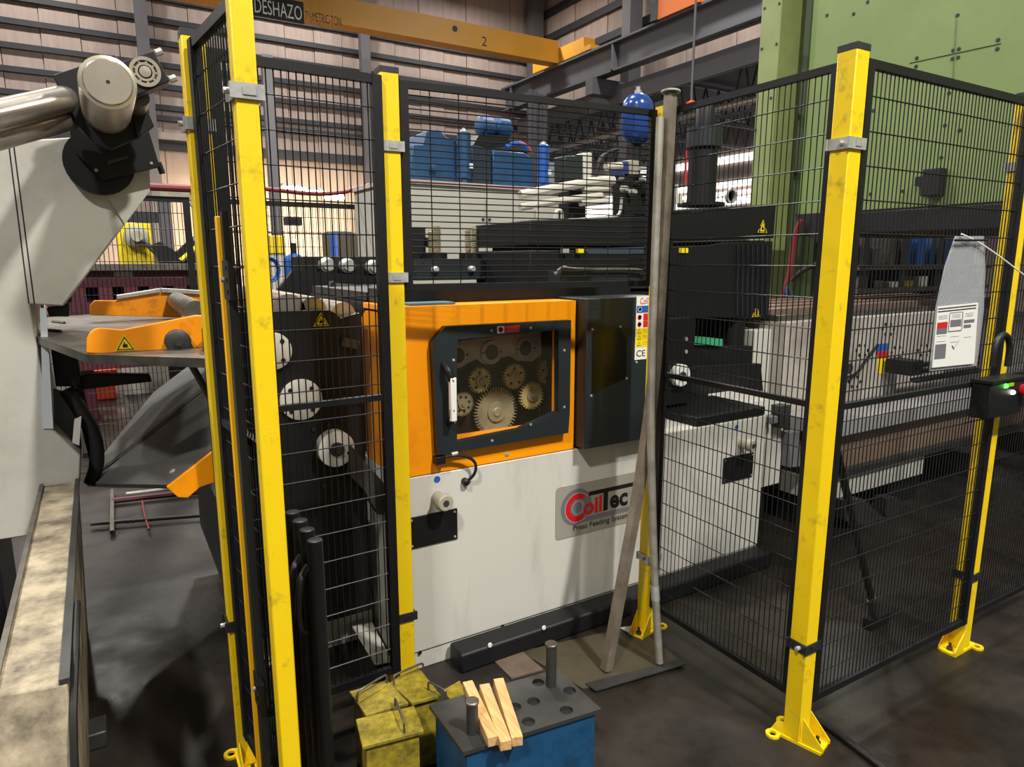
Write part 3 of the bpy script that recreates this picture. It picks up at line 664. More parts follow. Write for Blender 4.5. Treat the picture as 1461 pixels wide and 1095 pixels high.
# maker sign on the white base
sgx0 = 1.582; sgx1 = 2.165; sgz0, sgz1 = .398, .638
rad = .02; pts = []
for (cx_, cz_, t0) in ((sgx1-rad, sgz1-rad, 0), (sgx0+rad, sgz1-rad, 90), (sgx0+rad, sgz0+rad, 180), (sgx1-rad, sgz0+rad, 270)):
    for k in range(6): t = math.radians(t0+k*18); pts.append(V((cx_+rad*math.cos(t), FY-.002, cz_+rad*math.sin(t))))
sg = MB().prism(pts, (0, .0019, 0)).build('maker_sign', SIGNG, fd)
yy = FY-.0024
def sy_(u): return sgx0+u
w_s, h_s = sgx1-sgx0, sgz1-sgz0
cx_, cz_ = sgx0+.112, sgz0+h_s*.56
MB().lathe((cx_, yy, cz_), (0, -1, 0), [(0, .084), (.0004, .084)], 36).build('logo_disc', GREYP, sg)
MB().box(cx_, sgx1-.05, yy-.0003, yy+.0002, sgz0+h_s*.235, sgz0+h_s*.33).build('logo_bar', GREYP, sg)
def arc(c, r0, r1, a0, a1, y, n=26):
    vs = []; fs = []
    for k in range(n+1):
        t = math.radians(a0+(a1-a0)*k/n); vs += [V((c[0]+r0*math.cos(t), y, c[1]+r0*math.sin(t))), V((c[0]+r1*math.cos(t), y, c[1]+r1*math.sin(t)))]
    for k in range(n): fs.append((2*k, 2*k+1, 2*k+3, 2*k+2))
    return MB().add(vs, fs)
arc((cx_+.006, cz_-.004), .04, .066, 48, 312, yy-.0009).build('logo_letter', mat('logo_red', (206, 22, 32), .5), sg)
arc((cx_+.006, cz_-.004), .066, .069, 40, 320, yy-.0009).build('logo_outline', LGREYP, sg)
arc((cx_+.006, cz_-.004), .027, .030, 0, 360, yy-.0009).build('logo_outline', LGREYP, sg)
arc((cx_+.006, cz_-.004), .034, .036, -120, 120, yy-.0009).build('logo_outline', LGREYP, sg)
LR = MATS['logo_red']
text('oil', LR, sg, (sgx0+.148, yy-.001, sgz0+h_s*.36), (1, 0, 0), (0, 0, 1), .105, h_s*.33, 'logo_letters', bold=.03)
tx = sgx0+.262
MB().box(sgx0+.178, sgx1-.03, yy-.0005, yy, sgz0+h_s*.72, sgz0+h_s*.80).build('logo_bar', BLACKP, sg)
MB().box(tx, tx+.026, yy-.0005, yy, sgz0+h_s*.36, sgz0+h_s*.72).build('logo_letter', BLACKP, sg)
text('ec', BLACKP, sg, (tx+.036, yy-.001, sgz0+h_s*.37), (1, 0, 0), (0, 0, 1), .105, h_s*.26, 'logo_letters', bold=.03)
text('Press Feeding Systems', BLACKP, sg, (sgx0+.095, yy-.001, sgz0+h_s*.075), (1, 0, 0), (0, 0, 1), .335, h_s*.14, 'sign_lettering')
# black plates, knob, blue dot on the base
for (x0, x1, z0, z1) in ((.905, 1.11, .515, .642), (2.615, 2.84, .478, .612)):
    bp_ = MB().box(x0, x1, FY-.006, FY-.0005, z0, z1).build('black_plate', BLK, fd, .002)
    for xx in (x0+.012, x1-.012):
        for zz in (z0+.012, z1-.012): MB().lathe((xx, FY-.006, zz), (0, -1, 0), [(0, .005), (.003, .004)], 8).build('plate_screw', GALV, bp_)
for px_, py_ in ((624, 710), (1057, 632)):
    q = pY(px_, py_, FY)
    kn = MB().lathe((q.x, FY, q.z), (0, -1, 0), [(0, .026), (.045, .026), (.047, .032), (.075, .032), (.08, .028)], 22).build('level_cap', BEIGE, fd)
    MB().lathe((q.x, FY-.08, q.z), (0, -1, 0), [(0, .014), (.002, .013)], 6).build('hex_socket', DSTEEL, kn)
for px_, py_ in ((623.5, 684.5), (1051, 610)):
    q = pY(px_, py_, FY); MB().lathe((q.x, FY, q.z), (0, -1, 0), [(0, .0135), (.001, .0135)], 20).build('blue_sticker', BLUEP, fd)
warn_triangle(pY(1081, 782, FY-.001)-V((.03, 0, 0)), .05, fd)
# black floor rail in front of the base
rl = tag(MB().box(1.06, 2.9, 2.15, FY-.012, 0, .085).build('floor_rail', BLK, None, .012), 'low black steel rail along the foot of the white cabinet', 'rail')
for px_, py_ in ((699, 921), (776, 896)):
    q = pY(px_, py_, 2.149); MB().lathe((q.x, 2.15, q.z), (0, -1, 0), [(0, .01), (.004, .009)], 12).build('bolt_head', WHITE, rl)
# black deck behind the orange cover
MB().box(.9, 2.12, 2.63, 3.45, OZ1+.005, 1.475).build('deck', BLK, fd)
MB().box(.9, 2.1, 2.42, 2.62, OZ1+.002, 1.495).build('deck_front', BLK, fd, .004)
MB().box(.89, 2.5, 2.63, 3.45, .80, OZ1).build('roll_housing', BLK, fd)
q0, q1 = pY(575, 436, 2.36), pY(640, 433, 2.36)
rg = MB().box(q0.x, q1.x, 2.3, 2.4, OZ1+.001, OZ1+.009).build('folded_cloth', mat('teal_grey_cloth', (70, 100, 112), .8), fd)
# jack screws on the cross beam
JY = 3.2
a, b = pY(592, 372, JY), pY(756, 398, JY)
cbm = MB().box(a.x, b.x, JY, JY+.35, b.z, pY(640, 370, JY).z).build('cross_beam', SLATE, fd, .004)
zb_ = pY(640, 370, JY).z
for (px_, top, back) in ((577, 327, 0), (624, 323, 0), (678, 324, 0), (725, 322, 0), (616, 329, 1), (668, 327, 1), (571, 330, 1)):
    yc = JY+.1+.15*back; q = pY(px_, 365, yc); zt_ = pY(px_, top, yc).z
    r = .018 if not back else .016
    prof = [(0, .05), (.035, .05), (.036, r)]
    nth = 14
    for k in range(nth): zz = .04+(zt_-zb_-.04)*k/nth; prof += [(zz, r*1.25), (zz+(zt_-zb_-.04)/nth*.5, r)]
    prof.append((zt_-zb_, r))
    js = MB().lathe((q.x, yc, zb_), (0, 0, 1), prof, 14).build('jack_screw', SPRING, fd)
    MB().lathe((q.x, yc, zb_), (0, 0, 1), [(0, .052), (.034, .052)], 16).build('lock_nut', BLK, js)
for px_, py_ in ((620, 385), (672, 384), (724, 382)):
    q = pY(px_, py_, JY); MB().lathe(q, (0, -1, 0), [(0, .02), (.02, .018), (.03, .012)], 12).build('grease_fitting', GALV, fd)
    for s in (-1, 1):
        for t in (-1, 1): MB().lathe(q+V((s*.06, 0, t*.035)), (0, -1, 0), [(0, .007), (.002, .006)], 8).build('beam_bolt', BLACKP, fd)
q = pY(596, 348, JY+.3); MB().box(q.x-.06, q.x+.05, JY+.3, JY+.4, zb_, q.z+.09).box(q.x+.05, q.x+.1, JY+.3, JY+.4, zb_+.07, zb_+.12).build('drive_motor', BLK, fd, .006)

# ================================================================ STRAIGHTENER (black frame with white covers) and entry table
SFY = 2.5
stn = thing('coil_straightener', 'black straightener frame with round white bearing covers and orange entry table', 'machine', (.55, 2.9, 0))
xl = pY(290, 470, SFY).x
fr = [pY(x, y, SFY) for x, y in ((290, 471), (305, 455), (330, 446), (384, 445), (470, 443), (478, 447), (486, 455), (505, 449), (513, 447))]
fp = fr+[V((fr[-1].x, SFY, .18)), V((xl, SFY, .18))]
MB().prism(fp, (0, .05, 0)).build('side_frame', BLK, stn)
MB().box(xl+.05, .82, SFY+.05, 3.8, .2, .6).build('lower_housing', BLK, stn)
MB().box(.42, .86, 2.6, 3.75, .004, .19).build('pedestal', GREYW, stn)
wl = MB().hexa([pZ(480, 858, .0), pZ(535, 950, .0), pZ(560, 945, .0), pZ(512, 850, .0)], [pZ(480, 858, .09), pZ(535, 950, .09), pZ(560, 945, .09), pZ(512, 850, .09)]).build('foot_beam', GREYW, stn, .003)
for px_, py_, rp, kind in ((388, 501, 27, 0), (429, 570, 29.5, 0), (475, 637, 25.5, 1)):
    c = pY(px_, py_, SFY-.002); r = rp*(c-C0).dot(FW)/F
    dsc = MB().lathe(c, (0, -1, 0), [(0, r), (.012 if not kind else .05, r), (.014 if not kind else .052, r-.003)], 36).build('bearing_cover', WHITE if kind else GREYW, stn)
    if kind:
        MB().lathe(c+V((0, -.052, 0)), (0, -1, 0), [(0, r*.4), (.006, r*.4), (.007, r*.2), (.02, r*.18)], 18).build('hub', DSTEEL, dsc)
        MB().lathe(c+V((r*.62, -.052, -r*.3)), (0, -1, 0), [(0, .006), (.003, .005)], 8).build('cover_bolt', BLACKP, dsc)
    else:
        for k in range(4):
            t = math.radians(45+90*k); MB().lathe(c+V((math.cos(t)*r*.72, -.014, math.sin(t)*r*.72)), (0, -1, 0), [(0, .0085), (.004, .008), (.005, .004)], 10).build('cover_bolt', BLACKP, dsc)
for px_, py_ in ((468, 607), (447, 613), (462, 693), (487, 600)):
    q = pY(px_, py_, SFY); MB().lathe(q, (0, -1, 0), [(0, .008), (.008, .007)], 10).build('frame_bolt', DKST, stn)
warn_triangle(pY(458, 459, SFY-.001), .058, stn)
q = pY(500, 490, SFY-.02); MB().obox(q, V((.03, 0, -.008)), V((0, .01, 0)), V((.004, 0, .016))).build('lift_lug', DSTEEL, stn)
# chain guard step between frame and base
MB().prism([pY(x, y, 2.42) for x, y in ((500, 635), (548, 690), (548, 735), (540, 735), (520, 700), (500, 680))], (0, .06, 0)).build('guard_bracket', DSTEEL, stn)
# far frame and rolls
polyY(((392, 448), (396, 415), (419, 385), (480, 390), (545, 395), (548, 448)), 3.9, .05, 'far_frame', BLK, stn)
polyY(((460, 437), (475, 404), (529, 408), (507, 440)), 3.3, .03, 'guide_flap', PLATE, stn)
polyY(((456, 440), (474, 402), (479, 402), (461, 440)), 3.28, .05, 'flap_arm', BLK, stn); polyY(((503, 442), (527, 407), (533, 408), (510, 443)), 3.28, .05, 'flap_arm', BLK, stn)
for (px_, py_, r) in ((412, 436, .06), (447, 437, .05), (490, 443, .045)):
    c = pY(px_, py_, 2.57); MB().cyl((c.x, 2.57, c.z-r*.3), (c.x, 3.88, c.z-r*.3), r, 22).build('feed_roll', CHROME, stn)
# top beam with silver fittings at the far side
FB = 4.2
a, b = pY(432, 366, FB), pY(548, 394, FB)
tb_ = MB().box(a.x, b.x+.2, FB, FB+.3, b.z, a.z).build('top_beam', BLK, stn, .004)
for px_, py_ in ((464, 378), (493, 379), (530, 381)):
    q = pY(px_, py_, FB); MB().lathe(q, (0, -1, 0), [(0, .045), (.05, .045), (.055, .036), (.09, .034)], 18).build('cylinder_nut', GALV, tb_)
for px_, top, w_ in ((467, 335, 3), (493, 332, 6), (505, 334, 4)):
    q = pY(px_, 365, FB+.2); zt_ = pY(px_, top, FB+.2).z; MB().box(q.x-w_*.006, q.x+w_*.006, FB+.18, FB+.24, a.z, zt_).build('upright_post', mat('brown_grey_steel', (92, 84, 72), .5), tb_)
# ---- entry table
ENY, EFY = 2.62, 4.0
zt_ = pY(123, 505, ENY).z
et = thing('entry_table', 'steel entry table with orange side plates reaching toward the decoiler', 'table', (.2, 3.2, zt_-.05))
bed = [pZ(x, y, zt_) for x, y in ((124, 506), (303, 512), (303, 452), (128, 449), (62, 453), (46, 460), (41, 470), (45, 478))]
MB().prism([p-V((0, 0, .03)) for p in bed], (0, 0, .03)).build('bed_plate', STEEL, et)
near = [(123, 504), (124, 483), (128, 475), (134, 470), (142, 468), (174, 471), (230, 460), (279, 450), (303, 451), (303, 509)]
polyY(near, ENY, .02, 'side_plate', ORGD, et, .003)
far = [(128, 450), (128, 436), (134.5, 429), (164, 429), (169, 427), (229, 417), (303, 421), (303, 455)]
polyY(far, EFY, .02, 'side_plate', ORGD, et, .003)
polyY(((167, 427), (229, 417), (229, 412.5), (167, 422.5)), EFY-.02, .12, 'wear_strip', GALV, et)
polyY(((231, 417), (303, 421), (303, 416.5), (231, 412)), EFY-.02, .12, 'wear_strip', GALV, et)
warn_triangle(pY(178.5, 493, ENY-.001), .062, et)
c = pY(253, 487, ENY-.001)
pv = MB().lathe(c, (0, -1, 0), [(0, .042), (.03, .042), (.034, .036), (.036, .012), (.05, .012)], 24).build('pivot', DSTEEL, et)
polyY(((240, 494), (268, 482), (282, 505), (276, 512), (250, 510)), ENY-.02, .018, 'pivot_arm', DSTEEL, et)
MB().cyl(pY(266, 508, ENY-.03), pY(300, 568, ENY-.03), .012, 10).build('cylinder_rod', DSTEEL, et)
q = pY(297, 446, ENY+.1); MB().cyl((q.x, 3.1, q.z-.02), (q.x, EFY, q.z-.02), .045, 20).build('guide_roll', STEEL, et)
for (a, b) in (((75, 459), (92, 461)), ((62, 471), (87, 473))):
    p0, p1 = pZ(*a, zt_+.004), pZ(*b, zt_+.004); MB().bar(p0, p1, .005).build('slot_bar', DSTEEL, et)
# ---- sloping lower plate
P0, P1_ = pY(237, 692, 2.65), pY(303, 640, 2.65); dn = (P1_-P0).cross(V((0, 1, 0))).normalized()
lp = thing('sloping_plate', 'grey sloping peeler plate with orange rim below the entry table', 'plate', (P0.x, 3, P0.z))
pol = [pPl(x, y, P0, dn) for x, y in ((121, 690), (150, 645), (219, 560), (268, 523), (312, 505), (312, 633), (237, 692))]
th = dn*(.022 if dn.z < 0 else -.022)
MB().prism(pol, th).build('plate', PLATE, lp)
r0, r1 = pPl(123, 689, P0, dn), pPl(296, 556, P0, dn); up_ = -th.normalized(); sd = (r1-r0).cross(up_).normalized()
MB().obox((r0+r1)/2+up_*.003, (r1-r0)/2, sd*.022, up_*.003).build('center_strip', STEEL, lp)
MB().obox((r0+r1)/2+up_*.0065, (r1-r0)/2, sd*.004, up_*.002).build('center_groove', BLACKP, lp)
polyY(((238, 696), (308, 641), (308, 688), (285, 696), (268, 711), (254, 710)), 2.63, .02, 'orange_rim', ORG, lp, .002)
q = pPl(246, 673, P0, dn); MB().lathe(q, up_, [(0, .012), (.004, .011)], 10).build('plate_screw', GALV, lp)

# ================================================================ BLACK FEED HEAD on the right of the base
HY = 2.75
hd = thing('feed_head', 'tall black feed head with warning triangles and hydraulics on the white base', 'machine', (2.7, 3.0, .8))
polyY(((756, 314), (935, 309), (935, 352), (756, 351)), HY, .55, 'upper_block', BLK, hd, .006)
polyY(((945, 301), (1108, 291), (1104, 340), (945, 345)), HY-.02, .6, 'upper_block', BLK, hd, .006)
polyY(((756, 357), (800, 357), (935, 356), (935, 412), (756, 412)), HY, .55, 'middle_block', BLK, hd, .006)
polyY(((945, 352), (1010, 350), (1030, 346), (1103, 344), (1097, 455), (945, 452)), HY-.02, .6, 'middle_block', BLK, hd, .006)
for k in range(7):
    xx = 1052+k*7; polyY(((xx, 350), (xx+2, 350), (xx+1, 450), (xx-1, 450)), HY-.03, .011, 'cooling_rib', SLATE, hd)
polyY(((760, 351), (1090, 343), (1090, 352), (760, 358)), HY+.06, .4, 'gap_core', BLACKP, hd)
polyY(((830, 355), (925, 352), (925, 362), (840, 362)), HY-.005, .02, 'scale_plate', mat('blue_grey_steel', (70, 80, 96), .4, .4), hd)
for (a, b) in ((803, 812), (825, 833), (970, 982)): polyY(((a, 354), (b, 354), (b, 361), (a, 361)), HY-.03, .02, 'sensor_block', YELP if a != 803 else GALV, hd)
gb = polyY(((800, 387), (915, 384), (924, 390), (924, 412), (800, 414)), 2.46, .1, 'guard_box', SLATE, hd, .004)
MB().tube([pY(792, 392, 2.44), pY(802, 380, 2.44), pY(815, 385, 2.44), pY(912, 384, 2.44), pY(923, 391, 2.44)], .007, 8, 2).build('guard_tube', STEEL, hd)
warn_triangle(pY(1088, 326, HY-.025), .085, hd); warn_triangle(pY(1079, 447, HY-.025), .075, hd)
MB().box(pY(946, 455, HY).x, pY(1085, 600, HY).x, HY+.25, HY+.6, .80, pY(1040, 452, HY).z).build('rear_column', BLK, hd)
q = pY(1058, 470, HY); MB().cyl((q.x, HY+.06, pY(1058, 500, HY).z), (q.x, HY+.06, pY(1058, 452, HY).z), .065, 24).build('guide_column', BLK, hd)
polyY(((985, 481), (1031, 484), (1031, 494), (985, 492)), HY-.04, .3, 'mint_plate', MINT, hd)
polyY(((982, 494), (1075, 494), (1075, 524), (982, 524)), HY-.02, .3, 'lower_die', BLK, hd, .004)
polyY(((958, 524), (1086, 519), (1090, 566), (958, 572)), HY-.06, .5, 'die_base', BLK, hd, .004)
polyY(((948, 572), (1090, 568), (1094, 597), (948, 606)), HY-.12, .6, 'die_shoe', SLATE, hd, .004)
MB().box(pY(948, 590, 2.5).x, 2.92, 2.275, HY-.121, .801, .845).build('front_step', BLK, hd, .004)
c = pY(967, 535, 2.5); dsc = MB().lathe(c, (0, -1, 0), [(0, .058), (.03, .058), (.033, .054)], 30).build('bearing_cover', WHITE, hd); MB().lathe(c+V((0, -.033, 0)), (0, -1, 0), [(0, .022), (.01, .02)], 14).build('hub', DSTEEL, dsc)
MB().box(pY(940, 500, 2.53).x, pY(985, 500, 2.53).x, 2.501, 2.6, .861, pY(960, 455, 2.5).z).build('front_cheek', BLK, hd, .003)
for px_, py_ in ((978, 484), (978, 502)):
    q = pY(px_, py_, 2.5); MB().lathe(q, (0, -1, 0), [(0, .011), (.008, .01)], 10).build('cheek_bolt', GALV, hd)
# hydraulic column and valve gear on top
q = pY(1000, 290, 3.0); zt0 = q.z-.02
hc = MB().lathe((q.x, 3.0, zt0), (0, 0, 1), [(0, .14), (.02, .14), (.021, .085), (pY(1000, 215, 3).z-zt0, .085)], 24).build('hydraulic_cylinder', BLK, hd)
zr0, zr1 = pY(1000, 212, 3).z, pY(1000, 183, 3).z; MB().lathe((q.x, 3.0, zr0), (0, 0, 1), [(0, .1), (.005, .105), (zr1-zr0, .105), (zr1-zr0+.006, .06)], 24).build('cylinder_cap', SLATE, hc)
zr2 = pY(1000, 152, 3).z; MB().lathe((q.x, 3.0, zr1), (0, 0, 1), [(0, .055), (zr2-zr1, .055), (zr2-zr1+.01, .05)], 20).build('position_sensor', BLK, hc)
acy = 3.15
c = pY(908, 208, acy); r = 22*(c-C0).dot(FW)/F; H_ = pY(908, 134, acy).z-c.z
ac = MB().lathe(c, (0, 0, 1), [(0, .03), (.012, r*.6), (.04, r*.9), (.07, r), (H_-.07, r), (H_-.04, r*.92), (H_-.012, r*.65), (H_, .03)], 28).build('accumulator', BLUE3, hd)
MB().lathe(c+V((0, 0, H_)), (0, 0, 1), [(0, .02), (.02, .02), (.022, .012), (.04, .012)], 12).build('fill_valve', GALV, ac)
MB().cyl(c-V((0, 0, .2)), c+V((0, 0, .002)), .028, 14).build('neck', BLK, ac)
for (x0, y0, x1, y1, m, nm) in ((890, 247, 936, 312, BLK, 'valve_block'), (812, 258, 836, 315, BLK, 'valve_block'), (887, 230, 897, 252, mat('solenoid_blue', (44, 52, 110), .4), 'solenoid'),
                                (898, 228, 912, 250, BEIGE, 'solenoid'), (832, 218, 845, 262, PIPEW, 'filter_bowl'), (806, 222, 832, 258, SLATE, 'control_block')):
    polyY(((x0, y0), (x1, y0), (x1, y1), (x0, y1)), 2.95, .1, nm, m, hd, .005)
for pts, r, m in ((((742, 279), (850, 258), (875, 258)), .024, PIPEW), (((742, 296), (800, 286), (858, 279)), .018, PIPEW), (((828, 290), (868, 287)), .017, PIPEW), (((832, 271), (868, 269)), .017, PIPEW),
                  (((744, 319), (800, 315), (876, 310), (885, 306), (887, 282)), .008, GALV), (((864, 238), (886, 237)), .02, PIPEW), (((912, 240), (922, 240)), .012, GALV),
                  (((852, 245), (856, 225), (870, 216), (882, 213)), .009, RUB), (((848, 262), (855, 232), (866, 218)), .008, RUB), (((765, 300), (766, 312)), .012, PIPEW), (((792, 312), (793, 300), (802, 300), (802, 312)), .008, PIPEW)):
    MB().tube([pY(x, y, 2.9) for x, y in pts], r, 10, 2).build('hydraulic_pipe', m, hd)
for px_, py_ in ((905, 263), (888, 270), (915, 256), (900, 275), (885, 258), (920, 275)):
    q = pY(px_, py_, 2.94); MB().lathe(q, (0, -1, 0), [(0, .02), (.02, .018), (.04, .013)], 10).build('hose_fitting', random.choice((GALV, RUB, BLK)), hd)
for px_, py_, w_, h_ in ((960, 272, 8, 9), (958, 292, 7, 10), (965, 285, 9, 6)): polyY(((px_-w_, py_-h_), (px_+w_, py_-h_), (px_+w_, py_+h_), (px_-w_, py_+h_)), 2.97, .05, 'fitting_block', PIPEW, hd, .004)
q = pY(1041, 280, 3.1); MB().ring(q, (0, -1, 0), .035, .047, .02, 26).build('lifting_eye', GALV, hd)
MB().cyl(pY(979, 215, 2.95), pY(978, 262, 2.95), .006, 8).build('red_hose', RED, hd)
# white side box with small fittings at the end of the base
eb = thing('end_cabinet', 'small white cabinet with grey junction boxes at the end of the feeder', 'cabinet', (3.15, 2.8, 0))
MB().box(2.94, 3.28, 2.42, 3.2, .32, .84).build('body', WHT, eb, .004); MB().box(2.98, 3.26, 2.5, 3.2, .0, .315).build('base', BLK, eb)
for (x0, y0, x1, y1, m) in ((1113, 580, 1128, 612, DSTEEL), (1100, 596, 1110, 606, GREYP), (1127, 618, 1142, 668, GREYP)): polyY(((x0, y0), (x1, y0-2), (x1, y1-2), (x0, y1)), 2.36, .06, 'junction_box', m, eb, .003)
# ================================================================ GREEN STAMPING PRESS
PX = 5.0
gp = thing('stamping_press', 'huge green stamping press with bolted side plate and black ram', 'press', (6.2, 2.5, 0))
ys = pX(1138, 300, PX).y; zg = pX(1222, 302, PX).z
MB().box(PX, PX+1.6, -4, ys, zg, 8.2).build('crown_plate', GREEN, gp, .01)
ya, yb = pX(1096, 300, PX-.2).y, pX(1069, 300, PX-.2).y
MB().box(PX-.2, PX+.1, ya, yb, 0, 8.2).build('front_column', GREENL, gp, .006)
MB().box(PX+.25, PX+.5, ys, yb+.1, 0, 8.2).build('upright', GREEND, gp)
zr = pX(1222, 334, PX).z
MB().box(PX-.02, PX+1.5, -4, ys-.05, zr, zg-.005).build('ram', BLK, gp, .01)
for px_, py_ in ((1218, 20), (1180, 22), (1238, 3), (1215, 63), (1366, 22), (1360, 72), (1368, 70), (1359, 84), (1367, 82), (1308, 83), (1307, 95), (1424, 57), (1423, 70), (1354, 133), (1348, 179), (1369, 186), (1343, 225), (1242, 277), (1288, 273), (1246, 158)):
    q = pX(px_, py_, PX); MB().lathe(q, (-1, 0, 0), [(0, .013), (.004, .012)], 10).build('bolt_hole', BLACKP, gp)
for (a, b) in (((1298, 90), (1428, 62)), ((1365, 28), (1360, 112))):
    MB().bar(pX(*a, PX-.001), pX(*b, PX-.001), .003).build('plate_seam', GREEND, gp)
for py_ in (80, 165, 248): 
    q = pX(1128, py_, PX+.25); MB().box(q.x-.06, q.x, q.y-.05, q.y+.05, q.z-.02, q.z+.02).build('hook', BLK, gp)
for px_, py_ in ((1091, 12), (1112, 5), (1087, 70), (1108, 63), (1078, 186), (1100, 140)):
    q = pX(px_, py_, PX-.2); MB().lathe(q, (-1, 0, 0), [(0, .012), (.004, .011)], 8).build('column_bolt', BLACKP, gp)
q = pX(1337, 261, PX); jb = MB().box(PX-.09, PX, q.y-.06, q.y+.06, q.z-.09, q.z+.09).build('limit_switch', BLK, gp, .006)
q2 = pX(1317, 259, PX); MB().box(PX-.05, PX, q2.y-.03, q2.y+.03, q2.z-.03, q2.z+.03).build('switch_arm', BLK, jb); MB().cyl((PX-.03, q.y, q.z), (PX-.03, q2.y, q2.z), .012, 8).build('conduit', BLK, jb)
# guide gusset and hoses on the press side
MB().prism([pX(x, y, PX-.25) for x, y in ((1134, 306), (1178, 304), (1178, 372), (1165, 345), (1140, 330))], (.2, 0, 0)).build('gusset', BLK, gp)
for pts, r, m in ((((1143, 314), (1132, 340), (1128, 390), (1117, 420), (1114, 448)), .02, REDB), (((1130, 400), (1145, 385), (1178, 372)), .02, RUB), (((1122, 405), (1124, 430), (1140, 445), (1160, 442)), .016, BLUE), (((1127, 410), (1132, 432), (1150, 440), (1170, 430)), .016, RUB)):
    MB().tube([pX(x, y, PX-.3) for x, y in pts], r, 8, 2).build('press_hose', m, gp)
# die bed along the feed line
BY = 2.62
zb1 = pY(1209, 454, BY).z; zb0 = pY(1209, 582, BY).z
db = thing('die_bed', 'oily grey-white die bed with bolt groups behind the mesh', 'machine', (4.6, 3.2, 0))
MB().box(3.5, 6.4, BY, 3.6, zb0, zb1).build('bed_block', mat('oily_grey_block', (172, 166, 158), .5, 0, (120, 108, 100), 3, .58, 0, .15), db, .006)
MB().box(3.5, 6.4, BY+.06, 3.6, zb1+.001, zb1+.035).build('top_rail', STEEL, db)
for i in range(4): MB().box(3.3, 6.4, 2.75+i*.22, 2.85+i*.22, zb1+.036, zb1+.07).build('feed_rail', mat('rail_brown', (120, 100, 90), .5, .3), db)
for (cx0, cy0) in ((1267, 470), (1280, 503), (1318, 500), (1219, 545), (1230, 500)):
    for k in range(6):
        t = 2*math.pi*k/6; q = pY(cx0+8*math.cos(t), cy0+8*math.sin(t), BY); MB().lathe(q, (0, -1, 0), [(0, .012), (.004, .01)], 8).build('bed_bolt', BLACKP, db)
c = pY(1212, 526, BY); MB().lathe(c, (0, -1, 0), [(0, .035), (.004, .033)], 18).build('port', DSTEEL, db)
for (y0, y1, m) in ((491, 502, BLUEP), (502, 512, RED), (512, 534, YELP)): polyY(((1252, y0), (1268, y0-1), (1268, y1-1), (1252, y1)), BY-.003, .002, 'bed_label', m, db)
MB().tube([pY(1190, 540, BY-.02), pY(1220, 538, BY-.02), pY(1235, 515, BY-.02), pY(1252, 493, BY-.02)], .01, 8).build('bed_cable', RUB, db)
MB().box(3.35, 3.5, BY+.1, 3.6, zb0+.05, zb1-.05).build('end_plate', GREYW, db, .004)
for k in range(4): MB().box(3.3, 3.5, 2.75, 3.6, zb0+.08+k*.1, zb0+.12+k*.1).build('end_slat', [REDP, STEEL, GREYW, STEEL][k], db)
bm = thing('support_beam', 'long tan-grey support beam in front of the die bed', 'beam', (4.6, 2.4, .3))
LY2 = 2.3
def zy(x, y): return pY(x, y, LY2).z
MB().box(3.5, 7, LY2-.04, BY-.02, zy(1195, 620), zy(1195, 602)).build('top_flange', mat('pale_flange', (158, 156, 156), .45, .2), bm)
MB().box(3.5, 7, LY2+.02, LY2+.12, zy(1195, 672), zy(1195, 620)).build('web', mat('tan_web', (136, 112, 92), .6, 0, (104, 88, 76), 3, .5), bm)
MB().box(3.5, 7, LY2-.03, BY-.02, zy(1195, 680), zy(1195, 672)).build('bottom_flange', DSTEEL, bm)
MB().box(3.5, 4.6, LY2, BY-.04, zy(1195, 712), zy(1195, 681)).build('spacer_block', GREYW, bm, .004)
for xx in (3.52, 4.3, 5.4, 6.5): MB().box(xx, xx+.35, LY2+.05, 3.6, 0, zy(1195, 713)).build('leg_block', BLK, bm)
for (px0, py0, px1, py1) in ((1205, 715, 1262, 748), (1265, 712, 1295, 742)):
    MB().prism([pY(x, y, LY2-.06) for x, y in ((px0, py0), ((px0+px1)/2, py0-2), (px1, py1-8), (px1, py1), (px0+12, py1+2), (px0, py1-6))], (0, .08, 0)).build('clamp_foot', DSTEEL, bm)
# black arms over the bed
for (a, b, r) in (((1290, 528), (1400, 520), .03), ((1310, 545), (1405, 536), .014), ((1295, 536), (1370, 560), .014)):
    o = None
ar = thing('drop_arm', 'black horizontal arms reaching across the die bed below the document bag', 'arm', pY(1295, 535, 2.45))
MB().box(pY(1294, 528, 2.45).x, pY(1294, 528, 2.45).x+.14, 2.42, 2.6, pY(1294, 536, 2.45).z, pY(1294, 516, 2.45).z).build('bracket', BLK, ar)
for py_, dy in ((522, 0), (531, .03), (543, -.05)):
    p0 = pY(1306, py_, 2.43+dy); MB().obox(p0+V((.4, 0, 0)), V((.42, 0, 0)), V((0, .02, 0)), V((0, 0, .014))).build('arm_bar', BLK, ar)
# things seen through the press opening
od = thing('tooling_rack', 'dark tooling rack with blue and grey tools seen through the press opening', 'rack', (7.6, 4.4, 0))
MB().box(7.0, 9.6, 4.3, 5.2, 0, 1.0).build('bench', BLK, od, .01)
for k in range(4): MB().box(7.0+k*.75, 7.1+k*.75, 4.35, 5.1, 1.0, 2.1).build('upright', DSTEEL, od)
for zz in (1.25, 1.5): MB().box(6.9, 9.7, 4.3, 5.2, zz, zz+.05).build('shelf', STEEL, od)
for k in range(9):
    m = random.choice((BLUE, BLUE2, GREYW, DSTEEL, STEEL, BLK)); xx = 6.95+k*.3; hh = .15+.3*random.random()
    MB().box(xx, xx+.16, 4.4, 4.7, 1.55, 1.55+hh).build('tool', m, od, .005)
    MB().box(xx+.02, xx+.2, 4.36, 4.6, 1.301, 1.301+.06+.1*random.random()).build('tool', random.choice((STEEL, GREYW, BLK, YELD)), od, .005)
MB().box(6.9, 9.5, 4.28, 4.3, 1.1, 1.14).build('red_edge', REDB, od)
